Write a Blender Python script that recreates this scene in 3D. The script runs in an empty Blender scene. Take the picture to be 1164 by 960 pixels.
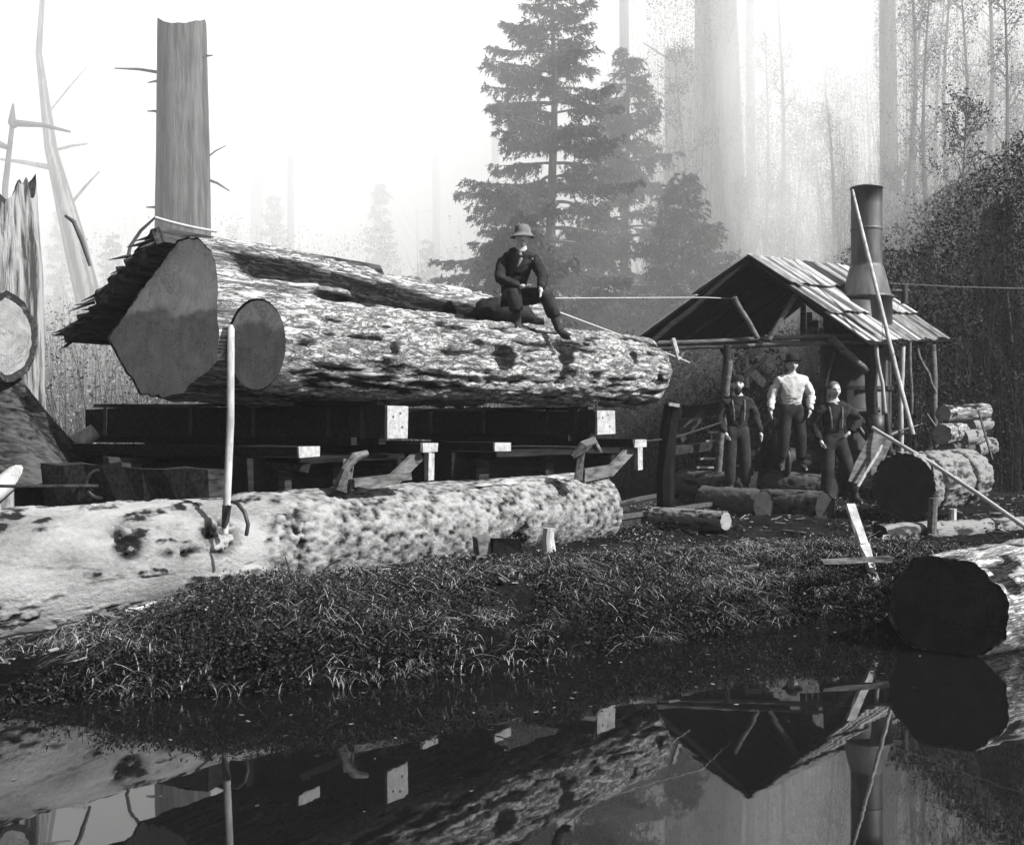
SKY, SUNE, EXPO, HAZE = 0.05, 4.4, 1.4, 0.0008; STEAM = 1.2; ALB = .6; SMOKE = .036
import bpy, bmesh, math, random
import numpy as np
from mathutils import Vector, Matrix
rng = np.random.default_rng(7); random.seed(7)
scene = bpy.context.scene
COL = scene.collection
FPX, CX, CY, HC = 1250.0, 582.0, 480.0, 1.55      # focal length in photo pixels, centre, eye height above water
def P(x, y, D): return np.array([(x-CX)*D/FPX, D, HC-(y-CY)*D/FPX])
A_ = np.array
def nrm(v): v = np.asarray(v, float); return v/np.linalg.norm(v)
# ---------------------------------------------------------------- noise
def _h(ix, iy, iz, seed):
    n = (ix*374761393 + iy*668265263 + iz*2147483647 + seed*974634777) & 0xffffffff
    n = ((n ^ (n >> 13))*1274126177) & 0xffffffff
    n = ((n ^ (n >> 16))*2246822519) & 0xffffffff
    return ((n ^ (n >> 15)) & 0xffffff)/float(0xffffff)
def vnoise(p, seed=0):
    p = np.asarray(p, float); i = np.floor(p).astype(np.int64); f = p-i; f = f*f*(3-2*f)
    x, y, z = i[..., 0], i[..., 1], i[..., 2]; fx, fy, fz = f[..., 0], f[..., 1], f[..., 2]
    def L(a, b, t): return a+(b-a)*t
    c = [[[_h(x+a, y+b, z+d, seed) for d in (0, 1)] for b in (0, 1)] for a in (0, 1)]
    return L(L(L(c[0][0][0], c[1][0][0], fx), L(c[0][1][0], c[1][1][0], fx), fy),
             L(L(c[0][0][1], c[1][0][1], fx), L(c[0][1][1], c[1][1][1], fx), fy), fz)
def fbm(p, o=4, seed=0, g=.5):
    p = np.asarray(p, float); s = 0; a = 1; t = 0
    for k in range(o): s = s+a*vnoise(p*2.03**k+k*17.3, seed+k); t += a; a *= g
    return s/t                                              # 0..1
def sstep(a, b, x): t = np.clip((x-a)/(b-a), 0, 1); return t*t*(3-2*t)
# ---------------------------------------------------------------- mesh builder
class MB:
    def __init__(s): s.V = []; s.Q = []; s.T = []; s.n = 0; s.A = []
    def add(s, V, F, a=None):
        V = np.asarray(V, float).reshape(-1, 3); F = np.asarray(F, np.int64)
        s.V.append(V); (s.Q if F.shape[1] == 4 else s.T).append(F+s.n); s.n += len(V)
        s.A.append(np.full(len(V), .5) if a is None else np.broadcast_to(np.asarray(a, float), (len(V),)))
        return s
    def addmix(s, V, faces, a=None):
        q = [f for f in faces if len(f) == 4]; t = [f for f in faces if len(f) == 3]
        for f in faces:
            if len(f) > 4: t += [(f[0], f[k], f[k+1]) for k in range(1, len(f)-1)]
        n0 = s.n; V = np.asarray(V, float)
        s.V.append(V); s.n += len(V); s.A.append(np.full(len(V), .5) if a is None else np.broadcast_to(a, (len(V),)))
        if q: s.Q.append(np.array(q)+n0)
        if t: s.T.append(np.array(t)+n0)
        return s
    def beam(s, p0, p1, w, h, up=(0, 0, 1), jit=0, a=None, seg=1):
        p0, p1 = A_(p0, float) if False else np.array(p0, float), np.array(p1, float)
        x = nrm(p1-p0); z = np.array(up, float); z = nrm(z-x*np.dot(z, x)); y = np.cross(z, x)
        V = []
        for k in range(seg+1):
            c = p0+(p1-p0)*k/seg
            for (i, j) in ((-1, -1), (1, -1), (1, 1), (-1, 1)): V.append(c+y*i*w/2+z*j*h/2+(rng.normal(0, jit, 3) if jit else 0))
        F = [(3, 2, 1, 0), (4*seg, 4*seg+1, 4*seg+2, 4*seg+3)]
        for k in range(seg):
            o = 4*k
            for e in range(4): F.append((o+e, o+(e+1) % 4, o+4+(e+1) % 4, o+4+e))
        return s.add(V, F, a)
    def tube(s, pts, r, n=8, rough=0, caps=True, a=None):
        pts = np.array(pts, float); m = len(pts); r = np.broadcast_to(np.array(r, float), (m,))
        t = np.gradient(pts, axis=0); t /= np.linalg.norm(t, axis=1)[:, None]+1e-9
        ref = np.array([0, 0, 1.]) if abs(t[0][2]) < .9 else np.array([1., 0, 0])
        th = np.linspace(0, 2*math.pi, n, endpoint=False); V = []
        for k in range(m):
            u = nrm(ref-t[k]*np.dot(ref, t[k])); v = np.cross(t[k], u); ref = u
            rr = r[k]*(1+(rng.normal(0, rough, n) if rough else 0))
            V.append(pts[k]+(np.cos(th)*rr)[:, None]*u+(np.sin(th)*rr)[:, None]*v)
        V = np.concatenate(V); F = []
        k = np.arange(m-1)[:, None]*n; e = np.arange(n)[None, :]; e2 = (e+1) % n
        F = np.stack([k+e, k+e2, k+n+e2, k+n+e], -1).reshape(-1, 4)
        s.add(V, F, a)
        if caps:
            for k0, fl in ((0, 1), (m-1, 0)):
                V2 = np.vstack([V[k0*n:k0*n+n], pts[k0][None]])
                T = [((i+1) % n, i, n) if fl else (i, (i+1) % n, n) for i in range(n)]
                s.add(V2, T, a)
        return s
    def lathe(s, c, prof, n=24, axis=(0, 0, 1), a=None):
        ax = nrm(axis); c = np.array(c, float)
        pts = [c+ax*h for (_, h) in prof]
        u = nrm(np.cross(ax, (1, 0, 0) if abs(ax[0]) < .9 else (0, 1, 0))); v = np.cross(ax, u)
        th = np.linspace(0, 2*math.pi, n, endpoint=False); m = len(prof)
        V = np.concatenate([pts[k]+prof[k][0]*(np.cos(th)[:, None]*u+np.sin(th)[:, None]*v) for k in range(m)])
        k = np.arange(m-1)[:, None]*n; e = np.arange(n)[None, :]; e2 = (e+1) % n
        return s.add(V, np.stack([k+e, k+e2, k+n+e2, k+n+e], -1).reshape(-1, 4), a)
    def blob(s, c, r, n=12, rough=0, a=None, freq=3):
        r = np.broadcast_to(np.array(r, float), (3,)); m = n//2+1
        ph = np.linspace(.02, math.pi-.02, m)[:, None]; th = np.linspace(0, 2*math.pi, n, endpoint=False)[None, :]
        d = np.stack([np.sin(ph)*np.cos(th), np.sin(ph)*np.sin(th), np.cos(ph)*np.ones_like(th)], -1).reshape(-1, 3)
        k = 1+rough*(fbm(d*freq+np.array(c), 3, 5)-.5)*2 if rough else np.ones(len(d))
        V = np.array(c)+d*r*k[:, None]
        kk = np.arange(m-1)[:, None]*n; e = np.arange(n)[None, :]; e2 = (e+1) % n
        return s.add(V, np.stack([kk+e, kk+n+e, kk+n+e2, kk+e2], -1).reshape(-1, 4), a)
    def grid(s, V, nu, nv, a=None, wrap=False):             # V indexed [u][v]
        u = np.arange(nu-1)[:, None]*nv
        if wrap: v = np.arange(nv)[None, :]; v2 = (v+1) % nv
        else: v = np.arange(nv-1)[None, :]; v2 = v+1
        return s.add(V, np.stack([u+v, u+v2, u+nv+v2, u+nv+v], -1).reshape(-1, 4), a)
WM = {}
def mesh_of(name, mb, mat, M=None, smooth=False):
    V = np.concatenate(mb.V); a = np.concatenate(mb.A)
    if M is not None: V = (V-M[:3, 3]) @ np.linalg.inv(M[:3, :3]).T
    Q = np.concatenate(mb.Q) if mb.Q else np.zeros((0, 4), np.int64); T = np.concatenate(mb.T) if mb.T else np.zeros((0, 3), np.int64)
    me = bpy.data.meshes.new(name); me.vertices.add(len(V)); me.vertices.foreach_set('co', V.astype(np.float32).ravel())
    nl = Q.size+T.size; me.loops.add(nl); me.loops.foreach_set('vertex_index', np.concatenate([Q.ravel(), T.ravel()]).astype(np.int32))
    npoly = len(Q)+len(T); me.polygons.add(npoly)
    st = np.concatenate([np.arange(len(Q))*4, Q.size+np.arange(len(T))*3]).astype(np.int32)
    me.polygons.foreach_set('loop_start', st)
    me.polygons.foreach_set('use_smooth', np.full(npoly, bool(smooth)))
    at = me.attributes.new('h', 'FLOAT', 'POINT'); at.data.foreach_set('value', a.astype(np.float32))
    me.update(calc_edges=True); me.validate()
    me.materials.append(mat); return me
def thing(name, label, cat, loc, R=None, group=None):
    o = bpy.data.objects.new(name, None); COL.objects.link(o); o.empty_display_size = .1
    M = np.eye(4); M[:3, 3] = loc
    if R is not None: M[:3, :3] = R
    o.matrix_world = Matrix(M.tolist()); WM[o] = M
    o['label'] = label; o['category'] = cat
    if group: o['group'] = group
    return o
def part(name, mb, mat, parent, smooth=False, label=None):
    M = WM[parent]; me = mesh_of(name, mb, mat, M, smooth)
    o = bpy.data.objects.new(name, me); COL.objects.link(o); o.parent = parent; WM[o] = M
    if label: o['label'] = label
    return o
def single(name, mb, mat, label, cat, loc=None, group=None, smooth=False, kind=None):
    M = np.eye(4)
    if loc is None:
        V = np.concatenate(mb.V); loc = [V[:, 0].mean(), V[:, 1].mean(), V[:, 2].min()]
    M[:3, 3] = loc
    o = bpy.data.objects.new(name, mesh_of(name, mb, mat, M, smooth)); COL.objects.link(o); o.location = loc; WM[o] = M
    if label: o['label'] = label
    if cat: o['category'] = cat
    if group: o['group'] = group
    if kind: o['kind'] = kind
    return o
def dup(o, loc, rz=0, sc=1, label=None, parent=None):
    c = o.copy(); COL.objects.link(c)
    if parent is None:
        c.location = loc; c.rotation_euler = (0, 0, rz); c.scale = (sc, sc, sc) if np.isscalar(sc) else sc
        if label: c['label'] = label
    else: c.parent = parent
    for ch in list(o.children): dup(ch, None, parent=c)
    return c
# ---------------------------------------------------------------- materials
def newmat(name):
    m = bpy.data.materials.new(name); m.use_nodes = True; nt = m.node_tree
    return m, nt, nt.nodes['Principled BSDF']
def g3(v): return (v, v, v, 1)
def ramp(nt, fac, stops, K=None):
    r = nt.nodes.new('ShaderNodeValToRGB'); e = r.color_ramp.elements
    while len(e) < len(stops): e.new(.5)
    for k, (p, v) in enumerate(stops): e[k].position = p; e[k].color = g3(v*ALB)
    nt.links.new(fac, r.inputs[0]); return r.outputs[0]
def noise(nt, scale=(1, 1, 1), s=5, det=6, rough=.6, dist=0, kind='ShaderNodeTexNoise', coord='Object'):
    tc = nt.nodes.new('ShaderNodeTexCoord'); mp = nt.nodes.new('ShaderNodeMapping'); mp.inputs['Scale'].default_value = scale
    nt.links.new(tc.outputs[coord], mp.inputs[0]); n = nt.nodes.new(kind); nt.links.new(mp.outputs[0], n.inputs['Vector'])
    n.inputs['Scale'].default_value = s
    if kind == 'ShaderNodeTexNoise':
        n.inputs['Detail'].default_value = det; n.inputs['Roughness'].default_value = rough; n.inputs['Distortion'].default_value = dist
        return n.outputs['Fac']
    return n.outputs[0]
def mth(nt, op, a, b=None, c=None):
    m = nt.nodes.new('ShaderNodeMath'); m.operation = op
    for k, v in enumerate((a, b, c)):
        if v is None: continue
        if isinstance(v, (int, float)): m.inputs[k].default_value = v
        else: nt.links.new(v, m.inputs[k])
    return m.outputs[0]
def attr(nt, n='h'):
    a = nt.nodes.new('ShaderNodeAttribute'); a.attribute_name = n; return a.outputs['Fac']
def bump(nt, bs, h, st=.5, d=.02):
    b = nt.nodes.new('ShaderNodeBump'); b.inputs['Strength'].default_value = st; b.inputs['Distance'].default_value = d
    nt.links.new(h, b.inputs['Height']); nt.links.new(b.outputs[0], bs.inputs['Normal'])
def simple(name, lo, hi, scale=(1, 1, 1), s=8, rough=.9, bs=.4, bd=.01, spec=.04, metal=0, attrw=0, det=6, pos=(.35, .65), s2=None):
    m, nt, b = newmat(name); n = noise(nt, scale, s, det)
    f = n
    if attrw: f = mth(nt, 'MULTIPLY_ADD', mth(nt, 'SUBTRACT', attr(nt), .5), attrw, n)
    nt.links.new(ramp(nt, f, [(pos[0], lo), (pos[1], hi)]), b.inputs['Base Color'])
    b.inputs['Roughness'].default_value = rough; b.inputs['Specular IOR Level'].default_value = spec; b.inputs['Metallic'].default_value = metal
    n2 = noise(nt, scale, s2 or s*2.5, 6)
    if bs: bump(nt, b, n2, bs, bd)
    return m
M = {}
def bark_mat(name, lo, hi, sc, s, attrw, pos, ck=(.5, 6, 6), cs=3.2, cw=.05):
    m, nt, b = newmat(name); n = noise(nt, sc, s, 7, .68); f = mth(nt, 'MULTIPLY_ADD', mth(nt, 'SUBTRACT', attr(nt), .5), attrw, n)
    col = ramp(nt, f, [(pos[0], lo), (pos[1], hi)])
    c = noise(nt, ck, cs, 6, .65, .6); c = mth(nt, 'ABSOLUTE', mth(nt, 'SUBTRACT', c, .5))
    c2 = noise(nt, (ck[0]*2.2, ck[1]*2, ck[2]*2), cs*1.3, 5, .6, .4); c2 = mth(nt, 'ABSOLUTE', mth(nt, 'SUBTRACT', c2, .48))
    k = nt.nodes.new('ShaderNodeMapRange'); nt.links.new(c, k.inputs[0]); k.inputs[2].default_value = cw; k.inputs[3].default_value = .38; k.inputs[4].default_value = 1
    k2 = nt.nodes.new('ShaderNodeMapRange'); nt.links.new(c2, k2.inputs[0]); k2.inputs[2].default_value = cw*.8; k2.inputs[3].default_value = .4; k2.inputs[4].default_value = 1
    kk = mth(nt, 'MULTIPLY', k.outputs[0], k2.outputs[0])
    mx = nt.nodes.new('ShaderNodeMix'); mx.data_type = 'RGBA'; mx.blend_type = 'MULTIPLY'; mx.inputs[0].default_value = 1
    nt.links.new(col, mx.inputs[6]); nt.links.new(kk, mx.inputs[7]); nt.links.new(mx.outputs[2], b.inputs['Base Color'])
    b.inputs['Roughness'].default_value = .9; b.inputs['Specular IOR Level'].default_value = .04
    bump(nt, b, mth(nt, 'ADD', mth(nt, 'MULTIPLY', kk, .6), n), 1, .03); return m
M['bark'] = bark_mat('bark_pale', .035, .54, (.3, 2.2, 2.2), 5, 1.7, (.2, .58), (.3, 4, 4), 3.2, .04)
M['barkB'] = bark_mat('bark_lumpy', .035, .48, (.5, 1.8, 1.8), 5, 1.7, (.22, .6), (.8, 3.2, 3.2), 3.5, .04)
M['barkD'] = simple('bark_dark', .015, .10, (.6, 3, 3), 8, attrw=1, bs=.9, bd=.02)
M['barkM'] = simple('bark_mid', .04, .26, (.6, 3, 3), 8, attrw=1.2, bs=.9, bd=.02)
M['wood_black'] = simple('tarred_timber', .006, .03, (.5, 5, 5), 6, bs=.5, bd=.006)
M['wood_dark'] = simple('weathered_timber', .012, .055, (.5, 5, 5), 6, bs=.5, bd=.006)
M['wood_mid'] = simple('worn_timber', .06, .2, (1, 4, 4), 6, bs=.5, bd=.006)
M['wood_cut'] = simple('fresh_cut_wood', .2, .5, (1, 1, 1), 22, bs=.4, bd=.004, pos=(.25, .6))
M['wood_pale'] = simple('peeled_pole_wood', .3, .6, (3, 3, 1), 6, bs=.3, bd=.004)
M['iron'] = simple('rusty_iron', .02, .06, s=12, rough=.55, spec=.5, metal=.4, bs=.2, bd=.003)
M['railiron'] = simple('worn_rail_steel', .25, .5, s=12, rough=.35, spec=.5, metal=.8, bs=.1, bd=.002)
M['chain'] = simple('chain_iron', .03, .1, s=20, rough=.5, metal=.5, bs=0)
M['rope'] = simple('pale_rope', .35, .6, s=60, bs=.3, bd=.003)
M['skin'] = simple('skin', .45, .6, s=20, bs=0, rough=.6)
M['hair'] = simple('dark_hair', .02, .05, (1, 1, 1), 40, bs=.5, bd=.004)
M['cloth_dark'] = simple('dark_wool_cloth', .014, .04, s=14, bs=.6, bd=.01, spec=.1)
M['cloth_denim'] = simple('worn_work_cloth', .016, .05, s=10, bs=.6, bd=.012, spec=.1)
M['cloth_light'] = simple('pale_cotton_shirt', .5, .75, s=8, bs=.7, bd=.015, spec=.1)
M['hairG'] = simple('grey_hair', .10, .2, (1, 1, 1), 40, bs=.5, bd=.004)
M['felt'] = simple('grey_felt', .13, .22, s=12, bs=.3, bd=.004, spec=.1)
M['feltD'] = simple('black_felt', .012, .03, s=12, bs=.3, bd=.004, spec=.1)
M['leather'] = simple('worn_leather', .02, .06, s=10, bs=.4, bd=.005, spec=.08, rough=.85)
M['roof'] = simple('weathered_roof_boards', .10, .44, (1, 1, 1), 5, attrw=.75, bs=.5, bd=.01, pos=(.2, .8))
M['needle'] = simple('conifer_foliage', .03, .085, s=1.5, bs=0, attrw=.6, spec=.15)
M['leaf'] = simple('leaves', .02, .30, s=3, bs=0, attrw=1.2, spec=.2, pos=(.35, 1.0))
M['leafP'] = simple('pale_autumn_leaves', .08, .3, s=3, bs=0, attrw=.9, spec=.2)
M['leafG'] = simple('dark_wet_leaves', .008, .07, s=3, bs=0, attrw=1.2, spec=.2, pos=(.3, 1.0))
M['leafD'] = simple('dark_leaves', .006, .05, s=1.2, bs=0, attrw=.8, spec=.1)
M['twigD'] = simple('dark_twig_wood', .015, .07, s=2, bs=0, attrw=.6, spec=.1)
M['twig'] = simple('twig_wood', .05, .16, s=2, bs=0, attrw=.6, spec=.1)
M['grass'] = simple('dry_grass', .05, .6, s=4, bs=0, attrw=1.1, spec=.2, pos=(.2, .9))
M['trunk'] = simple('tree_bark', .05, .16, (3, 3, .35), 5, bs=.9, bd=.05, attrw=.8)
M['snag'] = simple('weathered_snag', .06, .42, (5, 5, .4), 4, bs=.9, bd=.04, attrw=1.2, pos=(.38, .6))
M['char'] = simple('charred_wood', .004, .016, s=5, bs=.6, bd=.03)
M['canvas'] = simple('sacking', .2, .35, s=9, bs=.4, bd=.01)

def endgrain(name, lo, hi, dark_below=None):                     # growth rings round local X, radial checks, optional darker lower part
    m, nt, b = newmat(name)
    tc = nt.nodes.new('ShaderNodeTexCoord'); sp = nt.nodes.new('ShaderNodeSeparateXYZ'); nt.links.new(tc.outputs['Object'], sp.inputs[0])
    y, z = sp.outputs[1], sp.outputs[2]
    r = mth(nt, 'SQRT', mth(nt, 'ADD', mth(nt, 'MULTIPLY', y, y), mth(nt, 'MULTIPLY', z, z)))
    n = noise(nt, (1, 1, 1), 2.2, 7, .65)
    w = mth(nt, 'SINE', mth(nt, 'ADD', mth(nt, 'MULTIPLY', r, 190.), mth(nt, 'MULTIPLY', n, 40.)))
    n2 = noise(nt, (1, 1, 1), 5, 8, .7, 1.0)
    n3 = noise(nt, (1, 14, .8), 5, 4, .6); n2 = mth(nt, 'ADD', mth(nt, 'MULTIPLY', n2, .75), mth(nt, 'MULTIPLY', n3, .25)); f = mth(nt, 'MULTIPLY_ADD', w, .03, n2)
    ck = noise(nt, (1, 1, 1), 1.3, 6, .7, 1.5); ck = mth(nt, 'ABSOLUTE', mth(nt, 'SUBTRACT', ck, .5)); kr = nt.nodes.new('ShaderNodeMapRange'); nt.links.new(ck, kr.inputs[0]); kr.inputs[2].default_value = .012; kr.inputs[3].default_value = -.22; kr.inputs[4].default_value = 0; f = mth(nt, 'ADD', f, kr.outputs[0])
    col = ramp(nt, f, [(.3, lo), (.68, hi)])
    if dark_below is not None:
        e = mth(nt, 'MULTIPLY_ADD', noise(nt, (1, 1, 1), 1.5, 5, .6), .45, z)     # edge of the darker lower part wanders with noise
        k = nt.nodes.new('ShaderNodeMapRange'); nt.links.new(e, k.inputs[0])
        k.inputs[1].default_value = dark_below; k.inputs[2].default_value = dark_below+.05; k.inputs[3].default_value = .5; k.inputs[4].default_value = 1
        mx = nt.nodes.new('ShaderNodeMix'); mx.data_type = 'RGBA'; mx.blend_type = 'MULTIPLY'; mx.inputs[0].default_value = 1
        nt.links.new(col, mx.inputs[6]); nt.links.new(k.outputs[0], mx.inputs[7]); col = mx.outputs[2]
    nt.links.new(col, b.inputs['Base Color']); b.inputs['Roughness'].default_value = .85; b.inputs['Specular IOR Level'].default_value = .04
    bump(nt, b, f, .5, .008); return m
M['endA'] = endgrain('cut_face_two_tone_butt', .5, 1.05, .27)
M['endB'] = endgrain('cut_face_two_tone_round', .42, .9, .36)
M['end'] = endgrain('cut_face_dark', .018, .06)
M['endL'] = endgrain('cut_face_light', .16, .42)
# ---------------------------------------------------------------- logs
def frame_of(u, up=(0, 0, 1)):
    x = nrm(u); z = np.array(up, float); z = nrm(z-x*np.dot(z, x)); y = np.cross(z, x)
    return np.stack([x, y, z], 1)
def make_log(name, label, P0, P1, r0, r1, nl=200, nc=96, disp=None, mats=('bark', 'end'), bt=.06, group=None, prof=None, cat='log',
             endr=(0, 0), shear=0, ecc=1, ends=(1, 1), sag=0):
    P0 = np.array(P0, float); P1 = np.array(P1, float); L = np.linalg.norm(P1-P0); R = frame_of(P1-P0)
    t = thing(name, label, cat, P0, R, group)
    s = np.linspace(0, 1, nl)[:, None]*np.ones((1, nc)); th = (np.linspace(0, 2*math.pi, nc, endpoint=False))[None, :]*np.ones((nl, 1))
    rad = r0+(r1-r0)*s if prof is None else prof(s, th)
    d = disp(s*L, th, rad) if disp else np.zeros_like(rad)
    hx = None
    if isinstance(d, tuple): d, hx = d
    h = hx if hx is not None else np.clip(.5+d/(np.std(d)*5+1e-9), 0, 1) if disp else np.full_like(rad, .5)
    k = np.ones_like(rad)
    if endr[0]: q = np.clip(1-s*L/endr[0], 0, 1); k *= 1-.35*q**2.5
    if endr[1]: q = np.clip(1-(1-s)*L/endr[1], 0, 1); k *= 1-.35*q**2.5
    rr = (rad+d)*k
    X = s*L+shear*rr*np.cos(th)*(1-s); Y = rr*np.cos(th)*ecc; Z = rr*np.sin(th)-sag*4*s*(1-s)
    V = np.stack([X, Y, Z], -1); Wd = V.reshape(-1, 3) @ R.T+P0
    mb = MB(); mb.grid(Wd, nl, nc, h.ravel(), wrap=True)
    for e, on in ((0, ends[0]), (nl-1, ends[1])):
        if not on: continue
        ring = V[e]; c = ring.mean(0); inner = c+(ring-c)*(1-bt); sg = -1 if e == 0 else 1
        inner[:, 0] = ring[:, 0]-sg*.012
        VV = np.vstack([ring, inner]) @ R.T+P0
        i = np.arange(nc); i2 = (i+1) % nc; F = np.stack([i, i2, i2+nc, i+nc], -1)
        mb.add(VV, F if e else F[:, ::-1], .35)
        cf = MB(); K = 14; rings = []
        for q in range(K):
            f = 1-q/(K-.5); g = c+(inner-c)*f
            g[:, 0] = inner[:, 0]*f+c[0]*(1-f) if shear else inner[:, 0]
            g[:, 0] += sg*.018*(fbm(g*np.array([0, 7, 7])+3, 3, 9)-.5)*min(1, q)
            rings.append(g)
        VV = np.concatenate(rings) @ R.T+P0
        cf.grid(VV, K, nc, wrap=True)
        cc = len(VV)-nc; cf.add(np.vstack([VV[cc:], VV[cc:].mean(0)]), np.stack([i, i2, np.full(nc, nc)], -1))
        part('cut_face', cf, M[mats[1]], t, True)
    part('bark', mb, M[mats[0]], t, True)
    return t
def d_ridged(amp, fx=1.0, fc=9, seed=1, fine=.4):
    def f(x, th, r):
        p = np.stack([x*fx, np.cos(th)*r*fc, np.sin(th)*r*fc], -1)
        n = fbm(p, 4, seed); rdg = 1-np.abs(2*n-1)*1.6
        p2 = np.stack([x*fx*6, np.cos(th)*r*fc*2.6, np.sin(th)*r*fc*2.6], -1)
        return amp*(rdg-.5)+amp*fine*(fbm(p2, 3, seed+5)-.5)*2
    return f
# ================================================================ WORLD, SUN, CAMERA
SUN = nrm([.80, -.43, .80])
az = math.atan2(SUN[0], SUN[1]); el = math.asin(SUN[2])
w = bpy.data.worlds.new('World'); scene.world = w; w.use_nodes = True; nt = w.node_tree
bg = nt.nodes['Background']; sk = nt.nodes.new('ShaderNodeTexSky'); sk.sky_type = 'NISHITA'; sk.sun_disc = False
sk.sun_elevation = el; sk.sun_rotation = az; sk.dust_density = 4; sk.air_density = 1.2
bw = nt.nodes.new('ShaderNodeRGBToBW'); nt.links.new(sk.outputs[0], bw.inputs[0]); nt.links.new(bw.outputs[0], bg.inputs[0])
bg.inputs[1].default_value = SKY
sl = bpy.data.lights.new('sun', 'SUN'); sl.energy = SUNE; sl.angle = math.radians(.6); sl.color = (1, .995, .985)
so = bpy.data.objects.new('sun', sl); COL.objects.link(so); so.rotation_euler = Vector((-SUN).tolist()).to_track_quat('-Z', 'Y').to_euler()
cam = bpy.data.cameras.new('camera'); co = bpy.data.objects.new('camera', cam); COL.objects.link(co)
co.location = (0, 0, HC); co.rotation_euler = (math.pi/2, 0, 0); cam.lens = 36*FPX/1164; cam.sensor_width = 36; cam.clip_end = 3000; cam.clip_start = .1
scene.camera = co
scene.view_settings.view_transform = 'Standard'; scene.view_settings.look = 'None'; scene.view_settings.exposure = EXPO; scene.view_settings.gamma = 1
cy = scene.cycles; cy.max_bounces = 6; cy.diffuse_bounces = 2; cy.glossy_bounces = 3; cy.volume_bounces = 4; cy.transparent_max_bounces = 6
cy.use_denoising = True; cy.volume_step_rate = 2; cy.volume_max_steps = 128

# ================================================================ TERRAIN
SHX = np.array([-60, -9, -4.6, -2.86, -1.37, .1, 2.1, 2.8, 3.6, 6, 12, 60.]); SHY = np.array([2, 3.5, 4.6, 6.1, 6.2, 7.0, 8.3, 8.4, 8.0, 8.6, 9.5, 10.])
def shore(x): return np.interp(x, SHX, SHY)+.10*(fbm(np.stack([x*2.2, x*0, x*0], -1), 3, 3)-.5)*2
def ground_z(x, y):
    x = np.asarray(x, float); y = np.asarray(y, float); d = y-shore(x)
    z = np.where(d < 0, np.maximum(-.7, d*1.2), 0)
    lf = sstep(-2.6, -1.6, x); up = (.16+.10*lf)*sstep(0, .2, d)+(.02+.11*lf)*sstep(.1, .8, d)+.06*sstep(-3.6, -1.6, -np.abs(x-1.0)-.0)*np.exp(-((d-.8)/.5)**2)-.09*lf*sstep(1.1, 2.6, d)+.09*(1-lf)*sstep(1., 2.4, d)
    z = np.where(d >= 0, up, z)
    n = fbm(np.stack([x*1.3, y*1.3, x*0], -1), 4, 21)-.5; n2 = fbm(np.stack([x*7, y*7, x*0], -1), 3, 4)-.5
    z = z+np.where(d > 0, n*.22*sstep(0, .5, d)+n2*.12*sstep(0, .2, d), 0)
    z = z+.035*np.maximum(0, y-22)*sstep(22, 40, y)*1.0+.12*np.maximum(0, x-9)*sstep(12, 22, y)
    z = np.minimum(z, 9+0*z)
    far = -y-14
    return np.where(y < -12, np.minimum(.4, -.7+far*.3+.6), z)
def axis(spec):
    out = []
    for a, b, st in spec: out += list(np.arange(a, b, st))
    return np.array(out)
gx = axis([(-420, -60, 30), (-60, -14, 3), (-14, -5, .3), (-5, 5.5, .045), (5.5, 14, .25), (14, 60, 3), (60, 421, 30)])
gy = axis([(-420, -40, 40), (-40, 2, 1.5), (2, 5, .2), (5, 10.5, .04), (10.5, 20, .12), (20, 60, 1.5), (60, 421, 30)])
X, Y = np.meshgrid(gx, gy, indexing='ij'); Z = ground_z(X, Y)
mb = MB(); mb.grid(np.stack([X, Y, Z], -1).reshape(-1, 3), len(gx), len(gy))
m, nt, b = newmat('forest_soil')
n1 = noise(nt, (1, 1, 1), 2.5, 8, .7); n2 = noise(nt, (1, 1, 1), 22, 6, .7)
f = mth(nt, 'MULTIPLY_ADD', n2, .6, mth(nt, 'MULTIPLY', n1, .5))
c = ramp(nt, f, [(.42, .006), (.58, .02), (.78, .08)])
tc = nt.nodes.new('ShaderNodeTexCoord'); sp = nt.nodes.new('ShaderNodeSeparateXYZ'); nt.links.new(tc.outputs['Object'], sp.inputs[0])
k = nt.nodes.new('ShaderNodeMapRange'); nt.links.new(sp.outputs[2], k.inputs[0]); k.inputs[1].default_value = .12; k.inputs[2].default_value = .4; k.inputs[3].default_value = .3; k.inputs[4].default_value = 1
mx = nt.nodes.new('ShaderNodeMix'); mx.data_type = 'RGBA'; mx.blend_type = 'MULTIPLY'; mx.inputs[0].default_value = 1
nt.links.new(c, mx.inputs[6]); nt.links.new(k.outputs[0], mx.inputs[7]); nt.links.new(mx.outputs[2], b.inputs['Base Color'])
b.inputs['Roughness'].default_value = .95; b.inputs['Specular IOR Level'].default_value = .03; bump(nt, b, n2, 1, .06); M['soil'] = m
single('ground', mb, m, None, None, (0, 0, 0), smooth=True, kind='structure')
# water
m, nt, b = newmat('dark_pond_water'); b.inputs['Base Color'].default_value = g3(.004); b.inputs['Roughness'].default_value = .015
b.inputs['IOR'].default_value = 1.7; b.inputs['Specular IOR Level'].default_value = .5
bump(nt, b, noise(nt, (1, 2.2, 1), 1.6, 3, .5), .006, .05)
mb = MB(); mb.add([(-60, -13, 0), (60, -13, 0), (60, 11, 0), (-60, 11, 0)], [(0, 1, 2, 3)])
single('water', mb, m, None, None, (0, 0, 0), kind='structure')
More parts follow.
